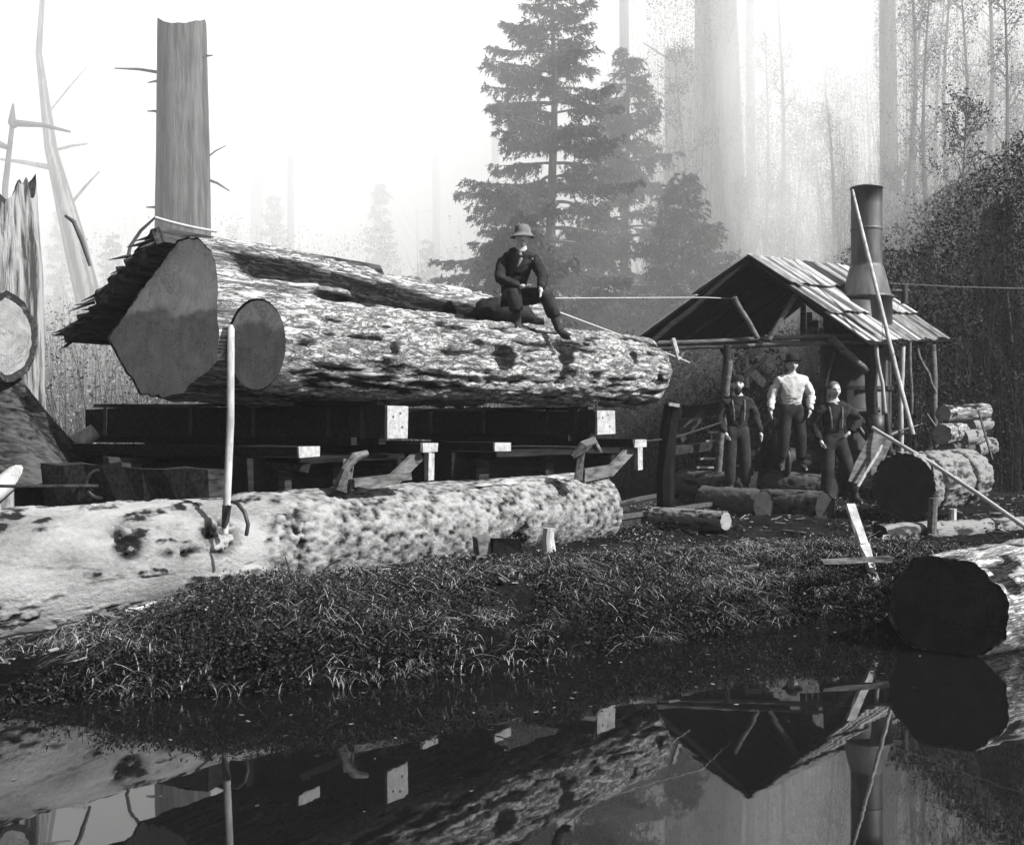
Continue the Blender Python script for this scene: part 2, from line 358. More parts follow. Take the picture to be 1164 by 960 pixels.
# haze
if HAZE:
    hb = MB(); a, c0, c1 = 430, -2, 46
    V = [(x, y, z) for z in (c0, c1) for (x, y) in ((-a, -a), (a, -a), (a, a), (-a, a))]
    hb.add(V, [(3, 2, 1, 0), (4, 5, 6, 7), (0, 1, 5, 4), (1, 2, 6, 5), (2, 3, 7, 6), (3, 0, 4, 7)])
    m = bpy.data.materials.new('haze_air'); m.use_nodes = True; nt = m.node_tree; nt.nodes.remove(nt.nodes['Principled BSDF'])
    v = nt.nodes.new('ShaderNodeVolumePrincipled'); v.inputs['Color'].default_value = g3(.97); v.inputs['Density'].default_value = HAZE; v.inputs['Anisotropy'].default_value = 0
    nt.links.new(v.outputs[0], nt.nodes['Material Output'].inputs['Volume'])
    single('haze', hb, m, 'pale smoky haze hanging through the forest clearing', None, (0, 0, 0), kind='stuff')
# ================================================================ THE LOADED LOGS
U = nrm([3.58, 4.5, 0]); CR = np.array([U[1], -U[0], 0])
B0 = P(290, 392, 8.4); B1 = P(738, 424, 12.9)
def dispB(x, th, r):
    a = d_ridged(.036, .9, 9, 31, .9)(x, th, r)*sstep(-.05, .3, x)
    p = np.stack([x*2.2, np.cos(th)*3, np.sin(th)*3], -1); a = a+.06*(fbm(p, 3, 77)-.5)*sstep(-.1, .5, x)
    s = x/5.75
    for (q, t0, w_, dp) in ((.45, math.pi-.05, .11, .11), (.62, math.pi-.25, .09, .07), (.84, math.pi-.3, .06, .06), (.93, math.pi+.2, .07, .05), (.2, math.pi*.98, .06, .05)):
        dd = ((s-q)*5.75/w_)**2+((th-t0)*.38/w_)**2; a = a-dp*np.exp(-dd)
    return a
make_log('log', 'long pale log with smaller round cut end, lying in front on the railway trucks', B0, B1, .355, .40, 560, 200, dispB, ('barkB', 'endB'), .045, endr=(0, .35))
# big butt log: end polygon from the photo on the plane across the axis
A0 = P(185, 362, 9.0)
def on_plane(x, y): d = np.array([(x-CX)/FPX, 1, -(y-CY)/FPX]); o = np.array([0, 0, HC]); t = np.dot(A0-o, U)/np.dot(d, U); return o+d*t
poly = [on_plane(*p) for p in [(200, 272), (222, 268), (238, 284), (243, 310), (244, 350), (246, 384), (243, 412), (232, 426), (219, 434), (207, 449), (185, 452), (162, 448), (143, 420), (125, 384), (160, 330)]]
RA = frame_of(U); pl = np.array([(q-A0) @ RA for q in poly])[:, 1:]
pa = np.unwrap(np.arctan2(pl[:, 1], pl[:, 0])); th_t = np.linspace(-math.pi, math.pi, 721)
def ray_r(t):
    d = np.array([math.cos(t), math.sin(t)]); best = .4
    for i in range(len(pl)):
        a, b_ = pl[i], pl[(i+1) % len(pl)]; e = b_-a; den = d[0]*e[1]-d[1]*e[0]
        if abs(den) < 1e-9: continue
        tt = (a[0]*e[1]-a[1]*e[0])/den; uu = (a[0]*d[1]-a[1]*d[0])/den
        if tt > 0 and -1e-6 <= uu <= 1.000001: best = tt
    return best
rr_t = np.array([ray_r(t) for t in th_t])
def profA(s, th):
    t = (th+math.pi) % (2*math.pi)-math.pi; r = np.interp(t, th_t, rr_t)
    return r*(1-sstep(.1, .9, s))+(.60-.0*s)*sstep(.1, .9, s)
dA = d_ridged(.11, .55, 7, 51, .6)
def dispA(x, th, r): t_ = th % (2*math.pi); gr = .15*np.exp(-((t_-(math.pi-.62-.10*(fbm(np.stack([x*1.5, x*0, x*0], -1), 3, 71)-.5)))/.15)**2)*sstep(.1, .6, x)*(.6+.8*fbm(np.stack([x*3, th*3, x*0], -1), 3, 72)); return -gr+dA(x, th, r)*sstep(0, .25, x)*(.5+.5*sstep(0, 1.5, x))+.05*(fbm(np.stack([x*5, np.cos(th)*9, np.sin(th)*9], -1), 5, 3)-.5)
A1 = P(545, 392, 12.1); A1[2] = 2.36; A1 = A1-CR*.16
tA = make_log('butt_log', 'huge butt log with many-sided cut end darker towards the bottom, lying behind on the trucks', A0, A1, .7, .6, 480, 260, dispA, ('bark', 'endA'), .02, prof=profA)
mb = MB()                                                   # thick bark slab hanging at the upper left side of the butt
q0, q1 = on_plane(97, 386), on_plane(196, 270); nrmv = nrm(np.cross(q1-q0, U)); nrmv = nrmv if nrmv[2] > 0 else -nrmv
nu, nv = 90, 30; uu = np.linspace(0, 1, nu)[:, None]*np.ones((1, nv)); vv = np.ones((nu, 1))*np.linspace(0, 1, nv)[None, :]
for sd in (0, 1):
    fr = -.10-.12*(vnoise(np.stack([uu*26, uu*0, uu*0], -1), 8)-.3)-.1*np.exp(-uu*12)
    ext = fr+(2.0+.6*vnoise(np.stack([uu*8, uu*0, uu*0], -1), 2)-fr)*vv
    off = (.0 if sd == 0 else .14)+.05*(fbm(np.stack([uu*9, vv*3, uu*0+sd*9], -1), 4, 11)-.5)-.06*vv*uu
    V = q0+(q1-q0)*uu[..., None]+U*ext[..., None]+nrmv*(off[..., None]-.04)
    mb.grid(V.reshape(-1, 3), nu, nv)
    if sd == 0: keep = V.copy()
    else:
        for e in (0, -1):
            mb.grid(np.stack([keep[:, e], V[:, e]], 0).reshape(-1, 3), 2, nu); mb.grid(np.stack([keep[e], V[e]], 0).reshape(-1, 3), 2, nv)
for k in range(46):                                        # frayed splinters
    u_ = random.random()**1.6; p = q0+(q1-q0)*u_+nrmv*random.uniform(-.02, .12)-U*.1
    mb.tube([p, p-U*random.uniform(.05, .16)-nrm(q1-q0)*random.uniform(.02, .14)+np.array([0, 0, random.uniform(-.05, .03)])], [.018, .003], 4)
part('bark_slab', mb, M['barkD'], tA, label='thick dark slab of loose bark on the upper left side')
# small broken log end behind the seated worker's legs
mb = MB(); mb.tube([P(575, 352, 12.4), P(600, 362, 12.2), P(624, 368, 12.1)], [.2, .21, .16], 20, .12); 
single('bark_chunk', mb, M['bark'], 'rough pale chunk of bark behind the legs of the seated worker', 'bark chunk', smooth=True)
# ================================================================ RAILWAY TRUCKS
def truck(label, O, ax, L, sills, wheels, bw_, bh_, lead=False):
    a = nrm([ax[0], ax[1], 0]); c = np.array([a[1], -a[0], 0])      # c points right and towards the camera
    pt = lambda t, q, z: np.array([O[0], O[1], 0])+a*t+c*q+np.array([0, 0, z])
    base = pt(0, -L/2, .4); T = thing('log_truck', label, 'railway truck', base, frame_of(a), 'railway trucks under the load')
    mb = MB(); mb.beam(pt(0, -L, 1.55), pt(0, -.006, 1.55), bw_, bh_, jit=.006, seg=8); bk = part('bunk', mb, M['wood_dark'], T)
    mb = MB(); mb.beam(pt(0, -.01, 1.55), pt(0, .012, 1.55), bw_-.008, bh_-.008, jit=.004); part('sawn_end', mb, M['wood_cut'], bk)
    mb = MB(); mb.beam(pt(0, -L*.98, 1.55+bh_/2+.025), pt(0, -.12, 1.55+bh_/2+.02), bw_*.8, .035, jit=.006, seg=8); part('wear_plate', mb, M['iron'], bk)
    mb = MB(); q = pt(0, -.22, 1.55+bh_/2+.04)
    mb.add([q+a*i*.05+c*j*.06 for i in (-1, 1) for j in (-1, 1)]+[q+a*i*.03+c*-.03+np.array([0, 0, .14]) for i in (-1, 1)], [(0, 1, 3, 2), (0, 4, 5, 2), (1, 3, 5, 4)]).T if False else None
    mb.beam(q-c*.05, q+c*.02+np.array([0, 0, .13]), .09, .05); part('chock', mb, M['wood_cut'], T, label='small pale wedge jammed beside the log')
    for (dt, dz) in sills:
        mb = MB(); mb.beam(pt(dt, -L*.93, 1.32), pt(dt, -.005, 1.325), .25, .085, jit=.004, seg=6); s_ = part('cross_sill', mb, M['wood_black'], T)
        mb = MB(); mb.beam(pt(dt, -.01, 1.325), pt(dt, .012, 1.325), .245, .08, jit=.003); part('sawn_end', mb, M['wood_cut'], s_)
    t0, t1 = sills[0][0], sills[-1][0]
    mb = MB(); mb.beam(pt(0, -L*.97, 1.388), pt(0, -.3, 1.388), .5, .07, jit=.004, seg=6); part('bolster', mb, M['wood_black'], T)
    mb = MB(); mb.beam(pt(t0+.1, -L/2, 1.245), pt(t1-.1, -L/2, 1.245), L*.9, .05, jit=.004, seg=4); part('deck', mb, M['wood_black'], T)
    for (tb, zb, hb_) in ((t0+.12, .98, .46), ((t0+t1)/2, 1.0, .44), (t1-.14, .98, .40)):
        mb = MB(); mb.beam(pt(tb, -L*.95, zb), pt(tb, -.35, zb), .16, hb_, jit=.012, seg=7); part('cross_bearer', mb, M['wood_dark'], T)
    mb = MB(); mb.tube([pt(t0-.35, -L*.5, .78), pt((t0+t1)/2, -L*.5, .8), pt(t1+.5, -L*.5, .78)], .17, 14, .04); part('centre_pole', mb, M['barkD'], T, True)
    for q in (-.55, -L+.55):                                # heavy side timbers
        mb = MB(); mb.beam(pt(t0-.2, q, 1.14), pt(t1+.2, q, 1.14), .22, .26, jit=.008, seg=6); part('side_timber', mb, M['wood_black'], T)
    for q in (-.1, -L+.1):                                  # arch frame: low bar and arms rising to the sill ends
        tm = (wheels[0]+wheels[1])/2; mb = MB()
        mb.beam(pt(t1-.95, q, 1.0), pt(t1-.42, q, 1.04), .05, .13, jit=.004); mb.beam(pt(t1-.46, q, 1.02), pt(t1-.02, q, 1.26), .05, .11, jit=.004)
        part('arch_bar', mb, M['wood_mid' if q > -1 else 'wood_black'], T)
        mb = MB(); mb.beam(pt(t1+.17, q-.02, 1.27), pt(t1+.17, q-.02, 1.02), .05, .09, up=a, jit=.002); part('end_post', mb, M['wood_cut'], T)
    for t_ in wheels:
        mb = MB(); mb.tube([pt(t_, -.3, .73), pt(t_, -L+.3, .73)], .05, 10); axl = part('axle', mb, M['iron'], T)
        for q in (-.75, -L+.75):
            mb = MB(); mb.lathe(pt(t_, q, .73), [(.001, -.03), (.07, -.06), (.08, -.03), (.27, -.02), (.29, -.06), (.33, -.06), (.33, .03), (.36, .035), (.36, .06), (.28, .06), (.08, .03), (.001, .05)], 32, c)
            part('wheel', mb, M['iron'], T, True)
        mb = MB(); mb.beam(pt(t_, -.42, .6), pt(t_, -.42, 1.0), .12, .2, up=a, jit=.005); part('axle_box', mb, M['iron'], T)
    return T, pt
def straps(T, pt, L, bw_, bh_):
    up_ = tuple(pt(1, 0, 0)-pt(0, 0, 0))
    for q in (-.25, -.62, -1.5, -2.3, -L+.3):
        z = 1.55; h_, w_ = bh_/2+.006, bw_/2+.006; mb = MB(); mb.beam(pt(-w_, q, z-h_), pt(-w_, q, z+h_), .05, .008, up=up_); mb.beam(pt(-w_, q, z+h_), pt(w_, q, z+h_), .05, .008); part('iron_strap', mb, M['iron'], T)
    for (da, dz) in ((-.07, .05), (.06, -.04), (.03, .08)):
        mb = MB(); mb.blob(pt(da, .012, 1.55+dz), (.012, .012, .012), 8); part('bolt', mb, M['iron'], T)
    for k in range(12):
        t_ = random.uniform(-1.3, .7); q = random.uniform(-L*.8, -.15); z = random.choice((1.24, .62, .95)); l_ = random.uniform(.3, .9); an = random.uniform(-.5, .5)
        d_ = (pt(math.cos(an), 0, 0)-pt(0, 0, 0))*l_/2 if k % 2 else (pt(0, math.cos(an), 0)-pt(0, 0, 0))*l_/2; p = pt(t_, q, z); mb = MB(); mb.beam(p-d_, p+d_+A_([0, 0, random.uniform(-.06, .06)]), random.uniform(.04, .14), random.uniform(.03, .08), jit=.006); part('blocking', mb, M['wood_dark'], T)
T1, pt1 = truck('front truck nearest the huge cut end with dark bunk beam', P(451, 483, 9.47), (.5, .866), 3.8, [(-1.15, 0), (.5, 0)], (-.75, .15), .3, .285)
T2, pt2 = truck('rear truck near the shed carrying the far ends of both logs', P(688, 483, 11.5), (.62, .785), 3.2, [(-1.72, 0), (.68, 0)], (-1.2, .2), .34, .25)
straps(T1, pt1, 3.8, .3, .285); straps(T2, pt2, 3.2, .34, .25)
mb = MB(); mb.beam(P(60, 552, 8.9), P(246, 560, 8.3), .2, .36, jit=.012, seg=8); mb.beam(P(52, 536, 9.3), P(150, 533, 9.0), .25, .08, jit=.01, seg=3)
eb = part('end_beam', mb, M['wood_dark'], T1)
mb = MB(); mb.tube([P(114+16*math.cos(k*.35), 550+16*math.sin(k*.35), 8.6) for k in range(19)], .014, 6); part('coupling_ring', mb, M['iron'], eb)
mb = MB(); mb.tube([P(-60, 551, 8.2), P(20, 552.5, 8.4), P(112, 552, 8.6)], .013, 6); single('iron_rod', mb, M['chain'], 'thin iron rod reaching from the left edge to the ring under the load', 'rod')
for (tk, pt, q) in ((T1, pt1, -.1), (T2, pt2, -.12)):       # chains and bolts over the bunk ends
    mb = MB()
    for k in range(9):
        p = pt(.02*math.sin(k*2.), q-.02*k, 1.72+.045*math.sin(k*1.1)); mb.tube([p+np.array([.022*math.cos(j*.9), .01*math.sin(j*.9+k), .022*math.sin(j*.9)]) for j in range(8)], .007, 5)
    part('chain', mb, M['chain'], tk)
# split timbers and bracing lit beside the front truck
mb = MB(); mb.beam(P(391, 560, 8.9), P(396, 524, 8.95), .2, .06, up=(1, 0, 0), jit=.008); mb.beam(P(398, 548, 8.85), P(462, 541, 9.3), .14, .05, jit=.006)
mb.tube([P(383, 556, 8.8), P(392, 534, 8.8), P(404, 519, 8.85), P(418, 514, 8.9)], [.03, .04, .04, .02], 8, .1)
part('brace_plank', mb, M['wood_mid'], T1, label='pale cracked planks bracing the side of the truck')
mb = MB(); mb.beam(P(657, 545, 10.9), P(661, 512, 10.9), .16, .07, up=(1, 0, 0), jit=.01); mb.tube([P(651, 519, 10.8), P(664, 508, 10.8), P(674, 502, 10.9), P(683, 514, 10.9)], [.03, .06, .05, .02], 8, .2)
part('brace_plank', mb, M['wood_mid'], T2, label='pale splintered block at the side of the truck')
# ================================================================ FOREGROUND LOG with the upright pole
F0 = np.array([-4.7, 5.32, .53]); F1 = np.array([.90, 11.9, .62]); LF = np.linalg.norm(F1-F0)
def peel(x, th):
    n = fbm(np.stack([x*1.4, np.cos(th)*1.5, np.sin(th)*1.5], -1), 4, 13)
    return 1-sstep(-.06, .06, (x-4.05)+(n-.5)*1.1)
def dispF(x, th, r):
    pe = peel(x, th)
    p = np.stack([x*17, np.cos(th)*r*27, np.sin(th)*r*27], -1); peb = fbm(p, 4, 61)+.25*(fbm(p*.25, 2, 66)-.5)
    pe2 = np.stack([x*1.5, np.cos(th)*r*3, np.sin(th)*r*3], -1); n2 = fbm(pe2, 5, 62)
    n4 = fbm(np.stack([x*2.6, np.cos(th)*r*8, np.sin(th)*r*8], -1), 5, 64); rem = sstep(.60, .66, n4)*pe; ck = np.exp(-((fbm(np.stack([x*1.1, np.cos(th)*r*7, np.sin(th)*r*7], -1), 4, 65)-.5)/.012)**2)*pe*sstep(.42, .5, n4)
    a = (1-pe)*(.024*(peb-.5)+.015)+pe*(.05*(n2-.5)-.012)+rem*(.012+.03*(peb-.5))-ck*.012
    for (q, t0, wx, wt, dp) in ((2.9, math.pi*.84, .09, .12, .07), (3.62, math.pi*.86, .12, .14, .07), (3.3, math.pi*.93, .14, .03, .05), (4.3, math.pi*.9, .05, .2, .05), (6.9, math.pi*1.12, .12, .12, .08)):
        a = a-dp*np.exp(-((x-q)/wx)**2-(((th-t0)*r)/wt)**2)*(1.5*sstep(.34, .6, fbm(np.stack([x*13, np.cos(th)*8, np.sin(th)*8], -1), 4, 4)))
    hh = (1-pe)*(.52+(peb-.5)*1.15)+pe*(.66+(n2-.5)*1.0)+(a-(1-pe)*(.024*(peb-.5)+.015)-pe*(.05*(n2-.5)-.012)-rem*(.012+.03*(peb-.5)))*9-rem*(.34-(peb-.5)*1.5)
    return a, np.clip(hh, 0, 1)
mF, nt, b = newmat('foreground_bark')
n1 = noise(nt, (1, 1.4, 1.4), 26, 6, .7); n2 = noise(nt, (.5, 1.5, 1.5), 5, 8, .7)
f = mth(nt, 'ADD', mth(nt, 'MULTIPLY_ADD', mth(nt, 'SUBTRACT', attr(nt), .5), 1.5, mth(nt, 'MULTIPLY', n1, .75)), mth(nt, 'MULTIPLY', n2, .3))
nt.links.new(ramp(nt, f, [(.12, .02), (.45, .18), (.9, .38)]), b.inputs['Base Color']); b.inputs['Roughness'].default_value = .9; b.inputs['Specular IOR Level'].default_value = .04
bump(nt, b, n1, .9, .018); M['barkF'] = mF
tF = make_log('log', 'long pale scaly log on the bank along the water with the pole in it', F0, F1, .47, .37, 1100, 260, dispF, ('barkF', 'endL'), .05, endr=(0, .04))
mb = MB()                                                   # hewn flat strip and pale splinters on its top
for k in range(9):
    x0, x1 = 640-26*k, 668-24*k
for (x0, y0, d0, x1, y1, d1, wd) in ((575, 549, 10.6, 650, 539, 11.7, .14), (610, 546, 10.9, 672, 540, 11.8, .10), (520, 556, 9.9, 590, 547, 10.7, .06)):
    mb.beam(P(x0, y0, d0), P(x1, y1, d1), wd, .025, jit=.012, seg=6)
part('split_slab', mb, M['wood_cut'], tF, label='pale splintered slabs along the top')
# upright pole and its cable
pl_ = thing('pole', 'pale upright pole standing against the long log beside the water', 'pole', P(256, 604, 7.75))
mb = MB(); mb.tube([P(256, 606, 7.75), P(258, 570, 7.76), P(262, 480, 7.78), P(262.5, 374, 7.8), P(262.5, 369, 7.8)], [.022, .027, .027, .026, .012], 14, .02); part('shaft', mb, M['wood_pale'], pl_, True)
mb = MB(); mb.tube([P(255.5, 600, 7.75), P(258, 574, 7.755)], [.024, .034], 12); part('iron_shoe', mb, M['iron'], pl_, True)
mb = MB(); mb.tube([P(264, 570, 7.72), P(270, 572, 7.66), P(278, 582, 7.6), P(282, 596, 7.58), P(280, 608, 7.6)], .014, 8); single('bent_iron_hook', mb, M['iron'], 'curved dark iron hook at the foot of the upright pole', 'hook', smooth=True)
# blocks on the near side of the log
for i, (x, y, D, wd, h_, mt, lb) in enumerate(((575, 621, 8.5, .22, .12, 'char', 'dark square block wedged under the pale log'), (547, 620, 8.5, .10, .14, 'wood_mid', 'small worn block left of the dark square block'))):
    mb = MB(); p = P(x, y, D); mb.beam(p-A_([wd/2, 0, 0]), p+A_([wd/2, .04, .01]), .14, h_, jit=.008); single('wood_block', mb, M[mt], lb, 'block')
mb = MB(); mb.tube([P(625, 634, 8.8), P(623, 612, 8.8), P(624, 600, 8.8)], [.06, .05, .045], 10, .06); single('stub_post', mb, M['wood_pale'], 'short pale stub post standing against the long log', 'post')

if SMOKE:
    mb = MB(); mb.blob((-12, 44, 5), (40, 26.5, 22), 48); m = bpy.data.materials.new('smoke_drift'); m.use_nodes = True; nt = m.node_tree; nt.nodes.remove(nt.nodes['Principled BSDF'])
    v = nt.nodes.new('ShaderNodeVolumePrincipled'); v.inputs['Color'].default_value = g3(.97); v.inputs['Density'].default_value = SMOKE
    nt.links.new(v.outputs[0], nt.nodes['Material Output'].inputs['Volume']); single('smoke_drift', mb, m, 'wide bank of drifting smoke that whitens the trees behind the logs', None, (-7, 50, 0), kind='stuff')
# ================================================================ SHED
sh = thing('shed', 'open-sided pole shed with gabled board roof over the steam engine', 'shed', (4.6, 17.6, .3))
RF, RB = P(850, 291, 16.4), P(962, 303, 17.45); EF, EB = P(984, 389, 17.0), P(1079, 386, 18.3); LFr, LB = P(726, 385, 16.8), P(850, 392, 18.6)
np_ = np.cross(RF-A_([0, 0, -1.7]), EB-A_([0, 0, -1.7]))   # right slope lies so flat that the pond mirrors it edge-on
def on_slope(x, y): d = A_([(x-CX)/FPX, 1, -(y-CY)/FPX]); return -np.dot(A_([0, 0, HC+1.7]), np_)/np.dot(d, np_)
print('slope depths', on_slope(984, 389), on_slope(962, 303)); EF = P(984, 389, 17.0*.85+.15*on_slope(984, 389)); RB = P(962, 303, on_slope(962, 303))
def slope(a, b, c, d, n, courses, name, mat):              # ridge a-b, eave c-d
    mb = MB(); nn = nrm(np.cross(b-a, c-a)); nn = nn if nn[2] > 0 else -nn
    def S(u, v): return (a*(1-u)+b*u)*(1-v)+(c*(1-u)+d*u)*v
    for k, (v0, v1) in enumerate(courses):
        for i in range(n):
            u0, u1 = (i+.03)/n, (i+.97)/n; j0, j1 = random.uniform(-.012, .012), random.uniform(-.02, .02)
            o = nn*(.05-.014*k+random.uniform(0, .02)); o2 = o+nn*.02*(1 if v1 < .9 else 0); t = nn*.018; al = random.random()
            w0 = S(u0, v0+j0)+o*.5; w1 = S(u1, v0+j0)+o*.5; w2 = S(u1, v1+j1)+o2; w3 = S(u0, v1+j1)+o2; mid = nn*.022*random.choice((-1, 1))
            V = [w0, w1, w2, w3, w0-t, w1-t, w2-t, w3-t]
            mb.add(V, [(0, 1, 2, 3), (7, 6, 5, 4), (0, 4, 5, 1), (1, 5, 6, 2), (2, 6, 7, 3), (3, 7, 4, 0)], al)
    return part(name, mb, mat, sh)
slope(RF, RB, EF, EB, 24, ((0, .36), (.34, .68), (.66, 1.0)), 'roof_slope', M['roof'])
slope(RF, RB, LFr, LB, 26, ((0, .5), (.48, 1.0)), 'roof_slope', M['roof'])
dz_ = A_([0, 0, -.06])
slope(RF+dz_, RB+dz_, EF+dz_, EB+dz_, 9, ((0, 1.0),), 'sheathing', M['char']); slope(RF+dz_, RB+dz_, LFr+dz_, LB+dz_, 9, ((0, 1.0),), 'sheathing', M['char'])
mb = MB(); mb.tube([RF+A_([0, .05, -.06]), RB+A_([.05, 0, -.06])], .05, 8, .05); part('ridge_pole', mb, M['wood_dark'], sh)
def pole(x0, y0, D0, x1, y1, D1, r, mat='wood_mid', name='pole', parent=sh, bend=.009, lab=None, n=8):
    a, b_ = P(x0, y0, D0), P(x1, y1, D1); pts = [a+(b_-a)*t+rng.normal(0, bend, 3)*(0 < t < 1) for t in np.linspace(0, 1, 6)]
    mb = MB(); mb.tube(pts, np.linspace(r*1.1, r*.9, 6), n, .05); return part(name, mb, M[mat], parent, True, lab)
pole(735, 390, 16.7, 970, 381, 16.9, .035, 'wood_mid', 'tie_pole'); pole(748, 396, 16.75, 985, 388, 16.95, .04, 'wood_mid', 'tie_pole')
pole(742, 388, 16.6, 852, 294, 16.5, .04, 'wood_dark', 'rafter'); pole(852, 296, 16.5, 978, 388, 17.0, .04, 'wood_dark', 'rafter')
for f in (.33, .66, .97):
    a, b_, c_ = RF*(1-f)+RB*f, EF*(1-f)+EB*f, LFr*(1-f)+LB*f
    for e in (b_, c_):
        mb = MB(); mb.tube([a-[0, 0, .08], e-[0, 0, .07]], .035, 6, .05); part('rafter', mb, M['wood_dark'], sh)
pole(834, 338, 16.6, 861, 384, 16.7, .045, 'wood_mid', 'brace'); pole(906, 333, 16.7, 874, 386, 16.7, .045, 'wood_mid', 'brace')
pole(826, 392, 16.8, 822, 470, 16.9, .05, 'wood_dark', 'post'); pole(829, 410, 16.8, 814, 560, 16.8, .055, 'wood_mid', 'post'); pole(820, 395, 16.9, 838, 432, 16.8, .035, 'wood_dark', 'brace'); pole(872, 404, 16.8, 838, 436, 16.8, .035, 'wood_dark', 'brace')
pole(944, 384, 16.8, 986, 421, 17.0, .06, 'wood_mid', 'brace'); pole(990, 392, 17.0, 992, 470, 17.1, .10, 'wood_dark', 'post'); pole(996, 388, 16.9, 1006, 468, 16.9, .03, 'wood_pale', 'post')
pole(992, 470, 17.1, 994, 580, 17.1, .10, 'wood_dark', 'post'); pole(1026, 392, 17.4, 1023, 560, 17.4, .045, 'wood_pale', 'post'); pole(1034, 388, 17.5, 1036, 470, 17.5, .03, 'wood_mid', 'post')
pole(1060, 392, 17.9, 1066, 562, 17.6, .05, 'wood_mid', 'post'); pole(1042, 394, 17.8, 1064, 446, 17.7, .03, 'wood_mid', 'brace')
pole(948, 395, 16.9, 938, 440, 16.9, .03, 'wood_dark', 'brace'); pole(940, 438, 16.9, 938, 500, 16.9, .03, 'wood_dark', 'brace')
mb = MB()
for k in range(5): mb.beam(P(913+7*k, 346+9*k, 18.0), P(913+7*k, 388, 18.0), .09, .02, up=(0, 1, 0), jit=.004)
part('gable_board', mb, M['wood_mid'], sh, label='pale upright boards closing the rear gable')
mb = MB(); mb.beam(P(847, 400, 17.2), P(866, 400, 17.2), .03, .08); mb.beam(P(849, 400, 17.2), P(850, 440, 17.2), .03, .05, up=(1, 0, 0)); mb.beam(P(849, 418, 17.2), P(868, 436, 17.2), .05, .12, jit=.02)
part('window_frame', mb, M['wood_cut'], sh, label='small pale frame hanging under the tie poles')
# ================================================================ STEAM ENGINE (donkey)
dk = thing('steam_engine', 'upright steam donkey boiler with tall flared smokestack under the roof', 'steam engine', (5.7, 18.2, .5))
bx, by = 5.62, 18.0
mb = MB(); mb.lathe((bx, by, .6), [(.001, 0), (.62, 0), (.62, .5), (.56, .52), (.56, 2.3), (.52, 2.34), (.50, 2.9), (.1, 3.05), (.001, 3.05)], 36); boi = part('boiler', mb, M['iron'], dk, True)
mb = MB()
for z in (.9, 1.5, 2.1, 2.7): mb.lathe((bx, by, z), [(.575, -.03), (.59, -.03), (.59, .03), (.575, .03)], 36)
part('boiler_band', mb, M['iron'], boi)
sx = P(985, 300, 17.9)[0]; z0 = P(0, 338, 17.9)[2]; z1 = P(0, 304, 17.9)[2]; z2 = P(0, 213, 17.9)[2]
mb = MB(); mb.lathe((sx, 17.9, 0), [(.40, z0-.9), (.40, z0-.02), (.43, z0-.02), (.43, z0+.02), (.385, z0+.03), (.27, z1), (.245, z1+.02), (.247, z1+.06), (.247, z1+.3), (.247, z1+.592), (.2475, z1+.598), (.255, z1+.6), (.256, z1+.603), (.256, z1+.63), (.255, z1+.633), (.2475, z1+.635), (.247, z1+.641), (.247, z1+.8), (.247, z1+1.), (.25, z2-.03), (.262, z2-.03), (.262, z2), (.235, z2), (.235, z2-.5), (.001, z2-.6)], 40)
mst, nt, b = newmat('sooty_sheet_iron'); nn_ = noise(nt, (2, 2, .5), 4, 6); nt.links.new(ramp(nt, nn_, [(.3, .05), (.7, .16)]), b.inputs['Base Color']); b.inputs['Roughness'].default_value = .55; b.inputs['Metallic'].default_value = .4; bump(nt, b, noise(nt, (1, 1, 1), 9, 3), .12, .02)
part('smokestack', mb, mst, dk, True)
mb = MB(); mb.tube([P(1028, 345, 18.2), P(1028, 322, 18.2)], .06, 12); mb.tube([P(1014, 331, 18.2), P(1033, 331, 18.2)], .045, 10); part('vent_pipe', mb, M['iron'], dk, True)
mb = MB(); mb.lathe((4.7, 17.6, .95), [(.001, -.5), (.42, -.5), (.42, -.44), (.2, -.42), (.2, .42), (.42, .44), (.42, .5), (.001, .5)], 28, (1, .2, 0)); part('winch_drum', mb, M['iron'], dk, True)
mb = MB()
c_ = A_([5.0, 17.35, 1.1])
for k in range(30):
    t = 2*math.pi*k/30; mb.beam(c_+A_([0, .40*math.cos(t), .40*math.sin(t)]), c_+A_([0, .47*math.cos(t), .47*math.sin(t)]), .08, .05, up=(1, 0, 0))
mb.lathe(c_, [(.33, -.05), (.42, -.05), (.42, .05), (.33, .05), (.33, -.05)], 40, (1, 0, 0))
for k in range(6): t = math.pi*k/3; mb.beam(c_, c_+A_([0, .35*math.cos(t), .35*math.sin(t)]), .05, .06, up=(1, 0, 0))
part('gear_wheel', mb, M['iron'], dk)
mb = MB(); mb.beam((3.6, 17.4, .62), (7.2, 19.0, .62), .35, .32, jit=.02, seg=5); mb.beam((3.2, 18.3, .62), (6.6, 19.8, .62), .35, .32, jit=.02, seg=5)
for k in range(4): mb.beam((3.7+k*.9, 17.2+k*.4, .80), (3.2+k*.9, 18.6+k*.4, .80), .2, .14, jit=.01)
part('skid_frame', mb, M['wood_dark'], dk)
mb = MB(); mb.tube([P(955, 455, 17.2), P(975, 470, 17.1), P(990, 500, 17.0), P(1000, 520, 17.0)], .03, 8); mb.tube([P(1008, 470, 17.2), P(1012, 520, 17.2)], .05, 8); mb.tube([P(930, 470, 17.4), P(1000, 466, 17.4)], .04, 8); mb.lathe(P(996, 490, 17.0), [(.001, -.1), (.12, -.1), (.12, .25), (.001, .25)], 16)
part('pipework', mb, M['iron'], dk, True)
mb = MB(); mb.lathe(P(848, 510, 17.9), [(.001, -.35), (.3, -.3), (.34, 0), (.3, .3), (.001, .35)], 24); mb.beam(P(800, 478, 18.0), P(850, 474, 18.2), .3, .06); part('water_tank', mb, M['wood_dark'], dk, True)
